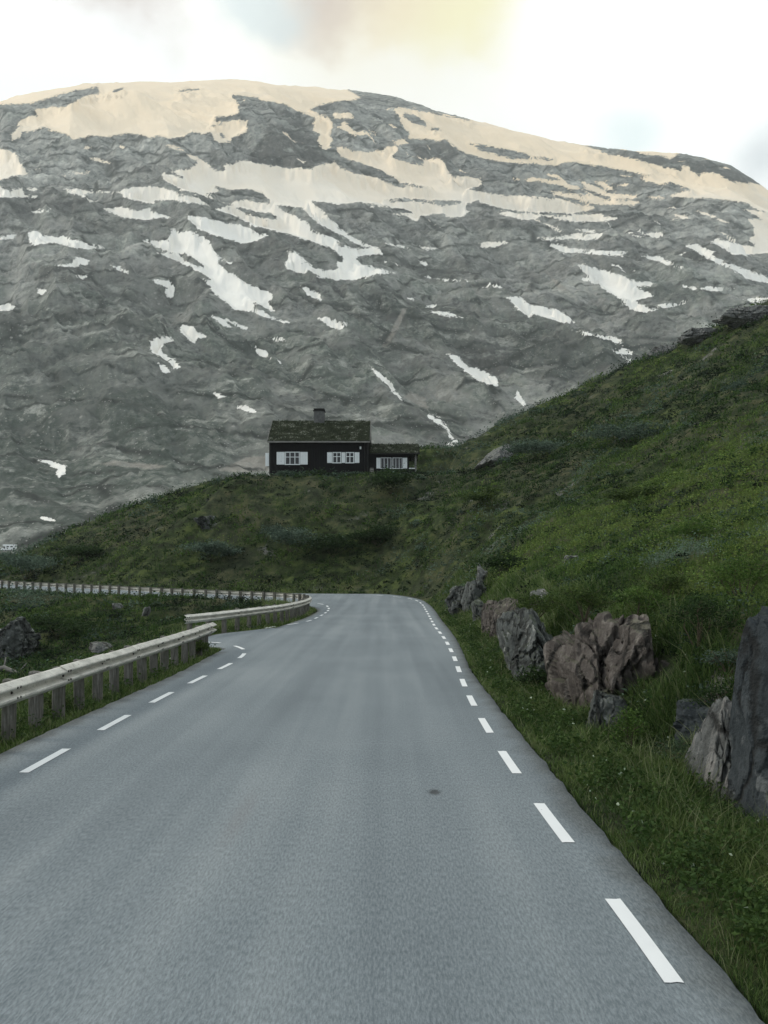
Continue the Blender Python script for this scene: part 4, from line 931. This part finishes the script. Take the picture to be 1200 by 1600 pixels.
cabin = empty('cabin', (hx, hy, hz), 'black timber cabin with turf roof, white shutters and a lower annex on the knoll', 'cabin')
def hull_prism(bm, prof, x0, x1):
    """profile [(y,z)...] extruded along x"""
    A = [bm.verts.new((x0, p[0], p[1])) for p in prof]; B = [bm.verts.new((x1, p[0], p[1])) for p in prof]
    n = len(prof)
    for i in range(n): bm.faces.new((A[i], B[i], B[(i+1) % n], A[(i+1) % n]))
    bm.faces.new(A[::-1]); bm.faces.new(B)
    bmesh.ops.recalc_face_normals(bm, faces=bm.faces[:])
MX0, MX1 = lx_(421), lx_(575.5); EZ = lz_(691.5); DEP = 6.4; RZ = lzd(657.5, HOUSE_D + 3.2)
fz = lz_(741)
bm = bmesh.new(); hull_prism(bm, [(0,fz),(DEP,fz),(DEP,EZ+.15),(DEP/2,RZ-.35),(0,EZ+.15)], MX0, MX1); bm_obj('wall', bm, M['wall'], cabin)
bm = bmesh.new(); hull_prism(bm, [(.08,fz-.75),(DEP-.1,fz-.75),(DEP-.1,fz-.002),(.08,fz-.002)], MX0+.08, MX1-.08); bm_obj('foundation', bm, M['stone'], cabin)
def turf_roof(x0, x1, ef, er, dep, over, th, seed, rows=70, parent=cabin):
    """two turf slopes over a ridge, lumpy; ef = eave height, er = ridge height"""
    bm_ = []; nx = int((x1-x0)/.12)+1; ys = np.r_[np.linspace(-over, dep/2, 44), np.linspace(dep/2, dep+over, 44)[1:]]
    X, Y = np.meshgrid(np.linspace(x0, x1, nx), ys)
    top = er - np.abs(Y-dep/2)/(dep/2+over)*(er-ef)
    Z = top + .05*fbm(X/.5, Y/.5, 4, .6, seed) + .09*fbm(X/1.6, Y/1.6, 3, .5, seed+5)
    n_ = X.size; V = np.vstack([np.stack([X.ravel(), Y.ravel(), Z.ravel()], 1), np.stack([X.ravel(), Y.ravel(), (top-th).ravel()], 1)])
    F = grid_faces(nx, len(ys)); Fb = F[:, ::-1] + n_
    rim = np.r_[np.arange(nx), np.arange(1, len(ys))*nx + nx-1, (len(ys)-1)*nx + np.arange(nx-2, -1, -1), np.arange(len(ys)-2, 0, -1)*nx]
    r2 = np.roll(rim, -1); Fs = np.stack([r2, rim, rim+n_, r2+n_], 1)
    o = mesh_np('roof', V, np.vstack([F, Fb, Fs]), M['turf'], parent=parent)
    # growth on the turf
    rr = np.random.default_rng(seed); N = int((x1-x0)*(dep+2*over)*85)
    xx = rr.uniform(x0, x1, N); yy = rr.uniform(-over, dep+over, N); tt = er - np.abs(yy-dep/2)/(dep/2+over)*(er-ef)
    pn = fbm(xx/.9, yy/.9, 4, .6, seed+9); dens = rr.uniform(0, 1, N) < .55 + .8*pn
    xx, yy, tt, pn = xx[dens], yy[dens], tt[dens], pn[dens]; N = len(xx)
    h_ = rr.uniform(.06, .22, N)*(1+pn); cl_ = palette(np.clip(.35+.6*pn+rr.normal(0, .2, N), 0, 1), [(.006,.009,.004), (.014,.020,.008), (.034,.040,.018), (.14,.145,.11)])
    g_ = blade_mesh('turf_grass', np.stack([xx, yy, tt], 1), h_, rr.uniform(.03, .06, N), rr.uniform(.2, 1, N), cl_, rr); g_.parent = o
    return o
main_roof = turf_roof(MX0-.12, MX1+.16, EZ+.16, RZ+.02, DEP, .5, .24, 301)
ax0, ax1 = lx_(577.5), lx_(656); AF = .55
AEZ = lzd(709.5, HOUSE_D+.55); ARZ = lzd(694.5, HOUSE_D+.55+2.1)
aw1 = lx_(651)
bm = bmesh.new(); ADEP = 4.2
hull_prism(bm, [(AF,lz_(741)),(AF+ADEP,lz_(741)),(AF+ADEP,AEZ+.02),(AF+ADEP/2,ARZ-.28),(AF,AEZ+.02)], MX1+.003, aw1-.75); bm_obj('annex_wall', bm, M['wall'], cabin)
def roof_at(o, dy):
    for v_ in o.data.vertices: v_.co.y += dy
annex_roof = turf_roof(ax0+.02, ax1, AEZ+.10, ARZ+.06, ADEP, .45, .2, 311)
roof_at(annex_roof, AF); roof_at(annex_roof.children[0], AF)
annex_roof.name = 'annex_roof'
# eave logs that hold the turf
bm = bmesh.new(); box(bm, MX0-.14, MX1+.18, -.585, -.505, EZ-.10, EZ+.06, .02); bm_obj('eave_board', bm, M['timber'], cabin)
bm = bmesh.new(); box(bm, ax0+.06, ax1+.02, AF-.53, AF-.455, AEZ-.08, AEZ+.02, .015); bm_obj('annex_eave_board', bm, M['dtimber'], cabin)
# verge boards on the gables
for sx in (MX0-.17, MX1+.165):
    bm = bmesh.new()
    for sgn in (0, 1):
        y0, y1 = (-.5, DEP/2) if not sgn else (DEP+.5, DEP/2)
        prof = [(y0, EZ-.10), (y1, RZ-.24), (y1, RZ+.06), (y0, EZ+.19)]
        A = [bm.verts.new((sx, *p)) for p in prof]; B = [bm.verts.new((sx+.05, *p)) for p in prof]
        for i in range(4): bm.faces.new((A[i], B[i], B[(i+1) % 4], A[(i+1) % 4]))
        bm.faces.new(A[::-1]); bm.faces.new(B)
    bmesh.ops.recalc_face_normals(bm, faces=bm.faces[:]); bm_obj('verge_board', bm, M['timber'], cabin)
# chimney
bm = bmesh.new(); cx0, cx1 = lx_(486.5), lx_(503.5)
box(bm, cx0, cx1, DEP/2-.45, DEP/2+.45, RZ-.4, lzd(643.5, 83.2), .03); ch = bm_obj('chimney', bm, M['plaster'], main_roof)
bm = bmesh.new(); box(bm, cx0-.07, cx1+.07, DEP/2-.52, DEP/2+.52, lzd(643.5, 83.2)+.003, lzd(642, 83.2), .02)
for q in (cx0+.08, cx1-.16): box(bm, q, q+.08, DEP/2-.4, DEP/2+.4, lzd(642, 83.2)+.002, lzd(640.6, 83.2))
box(bm, cx0-.02, cx1+.02, DEP/2-.5, DEP/2+.5, lzd(640.6, 83.2)+.003, lzd(639.6, 83.2), .01); bm_obj('chimney_cap', bm, M['dtimber'], main_roof)
def window(px0, px1, py0, py1, cols, rows, front, shutters, wide_mid=False):
    x0, x1, z0, z1 = lx_(px0), lx_(px1), lz_(py1), lz_(py0); y = front
    bm = bmesh.new(); t = .085 if rows > 1 else .055; mb = .035 if rows > 1 else .020
    box(bm, x0, x1, y-.055, y-.003, z1-t, z1, .006); box(bm, x0-.03, x1+.03, y-.075, y-.004, z0, z0+t, .006)
    box(bm, x0, x0+t, y-.053, y-.004, z0+t+.002, z1-t-.002); box(bm, x1-t, x1, y-.053, y-.004, z0+t+.002, z1-t-.002)
    for i in range(1, cols):
        q = x0 + (x1-x0)*i/cols; box(bm, q-mb, q+mb, y-.048, y-.006, z0+t+.002, z1-t-.002)
    hbars = [z0 + (z1-z0)*.60] if rows == 2 else []
    for hq in hbars:
        for i in range(cols):
            qa = x0 + (x1-x0)*i/cols + .037; qb = x0 + (x1-x0)*(i+1)/cols - .037
            if i == 0: qa = x0+t+.002
            if i == cols-1: qb = x1-t-.002
            box(bm, qa, qb, y-.044, y-.008, hq-.03, hq+.03)
    w_ = bm_obj('window', bm, M['white'], cabin)
    bm = bmesh.new(); box(bm, x0+.03, x1-.03, y-.02, y-.0025, z0+.03, z1-.03); bm_obj('pane', bm, M['glass'], w_)
    for s0, s1 in shutters:
        bm = bmesh.new(); a_, b_ = lx_(s0), lx_(s1); n = max(2, int((b_-a_)/.16))
        for i in range(n):
            box(bm, a_+(b_-a_)*i/n+.004, a_+(b_-a_)*(i+1)/n-.004, y-.05, y-.012, z0+.04, z1-.02, .004)
        for hq in (z0+.22, z1-.25): box(bm, a_+.02, b_-.02, y-.064, y-.051, hq-.05, hq+.05)
        bm_obj('shutter', bm, M['white'], w_)
window(445.5, 468.5, 706, 726.5, 3, 2, 0, [(432.3,445), (469,480.8)])
window(519.5, 533.2, 706.5, 724, 2, 2, 0, [(511.2,518.8), (533.9,539.2)])
window(540, 553.5, 706.5, 724, 2, 2, 0, [(554.2,561.6)])
window(594.5, 611.5, 713.8, 731.5, 3, 1, AF, [(588,594)])
window(613.5, 629, 713.8, 731.5, 3, 1, AF, [(629.6,636.5)])
# shutter of the gable window standing open past the corner
bm = bmesh.new(); box(bm, MX0-.42, MX0-.06, .10, .14, lz_(728), lz_(707.5), .006); bm_obj('gable_shutter', bm, M['white'], cabin)
# downpipe, lamp, corner boards, cellar hatch
bm = bmesh.new(); tube(bm, [(lx_(570),-.09,fz-.1), (lx_(570),-.09,EZ-.4), (lx_(570),-.42,EZ-.16)], .045, .045, 8); bm_obj('downpipe', bm, M['dtimber'], cabin, True)
bm = bmesh.new(); box(bm, lx_(562), lx_(564.6), -.16, -.004, lz_(702), lz_(698), .03); bm_obj('wall_lamp', bm, M['white'], cabin)
for q0, q1 in ((MX0-.02, MX0+.13), (MX1-.13, MX1+.0)):
    bm = bmesh.new(); box(bm, q0, q1, -.035, -.003, fz, EZ-.05); bm_obj('corner_board', bm, M['dtimber'], cabin)
bm = bmesh.new(); box(bm, lx_(547), lx_(561), -.02, .075, fz-.30, fz-.06, .01); bm_obj('cellar_hatch', bm, M['timber'], cabin)
# open porch at the outer end of the annex
for q, yy_ in ((aw1-.06, AF-.02), (aw1-.06, AF+2.0)):
    bm = bmesh.new(); box(bm, q-.07, q+.07, yy_-.07, yy_+.07, lz_(742), AEZ+.0, .01); bm_obj('porch_post', bm, M['timber'], cabin)
bm = bmesh.new(); box(bm, aw1-.745, aw1-.14, AF-.05, AF+.03, lz_(731.5), lz_(730), .008); bm_obj('porch_rail', bm, M['white'], cabin)
bm = bmesh.new(); box(bm, aw1-.745, aw1-.14, AF-.02, AF+.02, lz_(743), lz_(732), .004); bm_obj('porch_panel', bm, M['wall'], cabin)
bm = bmesh.new(); box(bm, MX1+.05, aw1-.02, AF+.06, AF+ADEP-.06, lz_(741)-.9, lz_(741)-.004); bm_obj('annex_foundation', bm, M['stone'], cabin)

# rain barrel in the corner between cabin and annex
def barrel(px0, px1, py0, py1, d, label):
    R = (px1-px0)/2*d/FPX; H = (py1-py0)*d/FPX; x_ = ((px0+px1)/2-600)/FPX*d
    z_ = CAMZ + (HY-py1)/FPX*d - .1
    e = empty('rain_barrel', (x_, d, z_), label, 'barrel')
    bm = bmesh.new(); n = 24; zs = np.linspace(0, H+.1, 9); rings = []
    for q in zs:
        f = q/(H+.1); r_ = R*(.82 + .18*math.sin(math.pi*f)); rings.append([bm.verts.new((math.cos(2*math.pi*i/n)*r_*(1-.012*(i % 2)), math.sin(2*math.pi*i/n)*r_*(1-.012*(i % 2)), q)) for i in range(n)])
    for a_, b_ in zip(rings, rings[1:]):
        for i in range(n): bm.faces.new((a_[i], a_[(i+1) % n], b_[(i+1) % n], b_[i]))
    bm.faces.new(rings[0][::-1]); bm_obj('staves', bm, M['timber'], e, True)
    for f in (.16, .42, .66, .9):
        bm = bmesh.new(); q = f*(H+.1); r_ = R*(.82 + .18*math.sin(math.pi*f)) + .006
        lo_ = [bm.verts.new((math.cos(2*math.pi*i/n)*r_, math.sin(2*math.pi*i/n)*r_, q-.025)) for i in range(n)]; hi_ = [bm.verts.new((v_.co.x, v_.co.y, q+.025)) for v_ in lo_]
        for i in range(n): bm.faces.new((lo_[i], lo_[(i+1) % n], hi_[(i+1) % n], hi_[i]))
        bm_obj('hoop', bm, M['dtimber'], e, True)
    bm = bmesh.new(); bmesh.ops.create_cone(bm, cap_ends=True, segments=n, radius1=R*.86, radius2=R*.8, depth=.04, matrix=Matrix.Translation((0,0,H+.09))); bm_obj('lid', bm, M['timber'], e)
barrel(577.5, 584.5, 731.5, 743, 79.7, 'grey wooden rain barrel between the cabin and its annex')

# ================================================================== WHITE MOTORHOME (far left, valley road)
D_ = 376.0; kx = D_/FPX
mh = empty('motorhome', ((15.5-600)*kx, D_-1.0, 12.2), 'small white motorhome on the valley road beyond the knoll at the left edge', 'motorhome')
wb = NT('white_coachwork'); M['coach'] = wb.done((.78,.80,.79), .35, None, .5)
rb = NT('tyre_rubber'); M['tyre'] = rb.done((.02,.02,.02), .8)
def prof_y(bm, prof, y0, y1):
    A = [bm.verts.new((p[0], y0, p[1])) for p in prof]; B = [bm.verts.new((p[0], y1, p[1])) for p in prof]; n = len(prof)
    for i in range(n): bm.faces.new((A[i], B[i], B[(i+1) % n], A[(i+1) % n]))
    bm.faces.new(A[::-1]); bm.faces.new(B); bmesh.ops.recalc_face_normals(bm, faces=bm.faces[:])
bm = bmesh.new(); prof_y(bm, [(-1.1,.45),(3.3,.45),(3.35,.7),(3.35,3.05),(-1.9,3.1),(-2.45,2.95),(-2.5,2.45),(-1.3,2.2),(-1.1,2.1)], -1.1, 1.1)
bmesh.ops.bevel(bm, geom=bm.edges[:], offset=.06, segments=2, affect='EDGES'); bm_obj('body', bm, M['coach'], mh)
bm = bmesh.new(); prof_y(bm, [(-3.35,.4),(-1.11,.4),(-1.11,2.1),(-1.9,2.12),(-2.55,1.35),(-3.2,1.15),(-3.4,.9)], -.98, .98); bmesh.ops.bevel(bm, geom=bm.edges[:], offset=.05, segments=2, affect='EDGES'); bm_obj('cab', bm, M['coach'], mh)
bm = bmesh.new(); prof_y(bm, [(-2.42,1.38),(-1.35,1.38),(-1.35,2.02),(-1.85,2.02)], -1.0, 1.0); bm_obj('cab_window', bm, M['glass'], mh)
for q0, q1 in ((-.6,.5), (1.2,2.3)):
    bm = bmesh.new(); box(bm, q0, q1, -1.125, -1.101, 1.75, 2.35, .01); bm_obj('window', bm, M['glass'], mh)
for q in (-2.4, 2.2):
    for sy in (-.9, .72):
        bm = bmesh.new(); bmesh.ops.create_cone(bm, cap_ends=True, segments=20, radius1=.36, radius2=.36, depth=.22, matrix=Matrix.Translation((q, sy+.09, .36)) @ Matrix.Rotation(math.pi/2, 4, 'X')); wh = bm_obj('wheel', bm, M['tyre'], mh)
        bm = bmesh.new(); bmesh.ops.create_cone(bm, cap_ends=True, segments=14, radius1=.2, radius2=.17, depth=.24, matrix=Matrix.Translation((q, sy+.09, .36)) @ Matrix.Rotation(math.pi/2, 4, 'X')); bm_obj('rim', bm, M['coach'], wh)

# ================================================================== LIGHT, SKY, AIR
SUN_EL, SUN_AZ = math.radians(34), math.radians(-80)       # azimuth from +Y towards +X
world = bpy.data.worlds.new('World'); scene.world = world; world.use_nodes = True
wt = world.node_tree; N_ = wt.nodes; L_ = wt.links
bg = N_['Background']
sky = N_.new('ShaderNodeTexSky'); sky.sky_type = 'NISHITA'; sky.sun_disc = False; sky.sun_elevation = SUN_EL; sky.sun_rotation = SUN_AZ; sky.altitude = 900; sky.air_density = 1; sky.dust_density = 2
tcn = N_.new('ShaderNodeTexCoord'); DIR = tcn.outputs['Generated']
def wmath(op, a_, b_=0.0):
    n = N_.new('ShaderNodeMath'); n.operation = op
    for s_, v_ in zip(n.inputs, (a_, b_)):
        if isinstance(v_, bpy.types.NodeSocket): L_.new(v_, s_)
        else: s_.default_value = v_
    return n.outputs[0]
def wmix(f, a_, b_):
    n = N_.new('ShaderNodeMix'); n.data_type = 'RGBA'
    for s_, v_ in ((n.inputs[0], f), (n.inputs[6], a_), (n.inputs[7], b_)):
        if isinstance(v_, bpy.types.NodeSocket): L_.new(v_, s_)
        elif isinstance(v_, tuple): s_.default_value = (*v_, 1)
        else: s_.default_value = v_
    return n.outputs[2]
def wrange(v_, a_, b_, c_=0.0, d_=1.0):
    n = N_.new('ShaderNodeMapRange'); n.interpolation_type = 'SMOOTHSTEP'; L_.new(v_, n.inputs[0])
    for i, q in zip((1,2,3,4), (a_, b_, c_, d_)): n.inputs[i].default_value = q
    return n.outputs[0]
def wnoise(scale, detail, stretch=(1,1,1)):
    mp = N_.new('ShaderNodeMapping'); L_.new(DIR, mp.inputs[0]); mp.inputs['Scale'].default_value = stretch
    n = N_.new('ShaderNodeTexNoise'); L_.new(mp.outputs[0], n.inputs['Vector']); n.inputs['Scale'].default_value = scale; n.inputs['Detail'].default_value = detail
    return n.outputs['Fac']
cn = wnoise(6.0, 7, (1,1,1.3)); cn2 = wnoise(2.2, 5, (1,1,2))
def blob(px, py, rad, soft=.5, namp=.26):
    v_ = Vector(((px-600)/FPX, 1, (HY-py)/FPX)).normalized()
    n = N_.new('ShaderNodeVectorMath'); n.operation = 'DISTANCE'; L_.new(DIR, n.inputs[0]); n.inputs[1].default_value = v_[:]
    d_ = wmath('ADD', n.outputs['Value'], wmath('MULTIPLY', wmath('SUBTRACT', cn, .5), -namp*2))
    return wrange(d_, rad, rad*soft)
SK = 10.0                                                    # cloud radiances are divided by the background strength below
sp_ = N_.new('ShaderNodeSeparateXYZ'); L_.new(DIR, sp_.inputs[0])
cloud = wmix(wrange(cn2, .38, .66), (1.22*SK, 1.27*SK, 1.27*SK), (1.42*SK, 1.42*SK, 1.38*SK))
cloud = wmix(wrange(sp_.outputs[2], .62, .95, 0, .55), cloud, (.85*SK, .95*SK, 1.0*SK))      # greyer overhead
cloud = wmix(wrange(sp_.outputs[1], .35, -.6, 0, .8), cloud, (.62*SK, .70*SK, .76*SK))        # the light is ahead, the sky behind is dull
cloud = wmix(wmath('MULTIPLY', blob(600, -40, .26, .0, .1), .9), cloud, (1.12*SK, 1.06*SK, .86*SK))
cloud = wmix(wmath('MULTIPLY', blob(700, -20, .095, .0, .12), .9), cloud, (1.10*SK, 1.04*SK, .62*SK))
cloud = wmix(wmath('MULTIPLY', blob(590, -35, .085, .0, .12), .9), cloud, (1.03*SK, .90*SK, .62*SK))
cloud = wmix(wmath('MULTIPLY', blob(490, -38, .075, .0, .12), .9), cloud, (.78*SK, .66*SK, .55*SK))
cloud = wmix(wmath('MULTIPLY', blob(405, -5, .05, .0, .12), .7), cloud, (.84*SK, .97*SK, .98*SK))
cloud = wmix(wmath('MULTIPLY', blob(150, -40, .095, .0, .12), .95), cloud, (.70*SK, .60*SK, .52*SK))
cloud = wmix(wmath('MULTIPLY', blob(985, 222, .05, .1, .05), .45), cloud, (.70*SK, .94*SK, .94*SK))
cloud = wmix(wmath('MULTIPLY', blob(1190, 250, .05, .2, .05), .75), cloud, (.78*SK, .84*SK, .86*SK))
# the cloud deck is thick: blue sky shows through only faintly
tot = wmix(.88, sky.outputs[0], cloud)
L_.new(tot, bg.inputs['Color']); bg.inputs['Strength'].default_value = .1

sd = bpy.data.lights.new('sun', 'SUN'); sd.energy = 1.5; sd.angle = math.radians(14); sd.color = (1, .93, .82)
so = bpy.data.objects.new('sun', sd); COL.objects.link(so)
dirv = Vector((math.sin(SUN_AZ)*math.cos(SUN_EL), math.cos(SUN_AZ)*math.cos(SUN_EL), math.sin(SUN_EL)))
so.rotation_euler = dirv.to_track_quat('Z', 'Y').to_euler(); so.location = (-40, 20, 60)

bm = bmesh.new(); zlo = float(min(gz.min(), mz.min())) - 1.0
box(bm, -2000, 2000, -40, 2400, zlo, float(mz.max()) + 30)
hz_m = bpy.data.materials.new('mountain_air'); hz_m.use_nodes = True
ht = hz_m.node_tree; ht.nodes.remove(ht.nodes['Principled BSDF'])
pv = ht.nodes.new('ShaderNodeVolumePrincipled'); pv.inputs['Color'].default_value = (.88, .95, .93, 1); pv.inputs['Density'].default_value = .00017; pv.inputs['Anisotropy'].default_value = .1
ht.links.new(pv.outputs[0], ht.nodes['Material Output'].inputs['Volume'])
kind(bm_obj('haze', bm, hz_m), 'stuff')

scene.view_settings.view_transform = 'Standard'; scene.view_settings.look = 'None'
scene.view_settings.exposure = 0.1; scene.view_settings.gamma = 1.0
scene.cycles.max_bounces = 6; scene.cycles.diffuse_bounces = 3; scene.cycles.volume_bounces = 0; scene.cycles.transparent_max_bounces = 4
scene.cycles.use_denoising = True
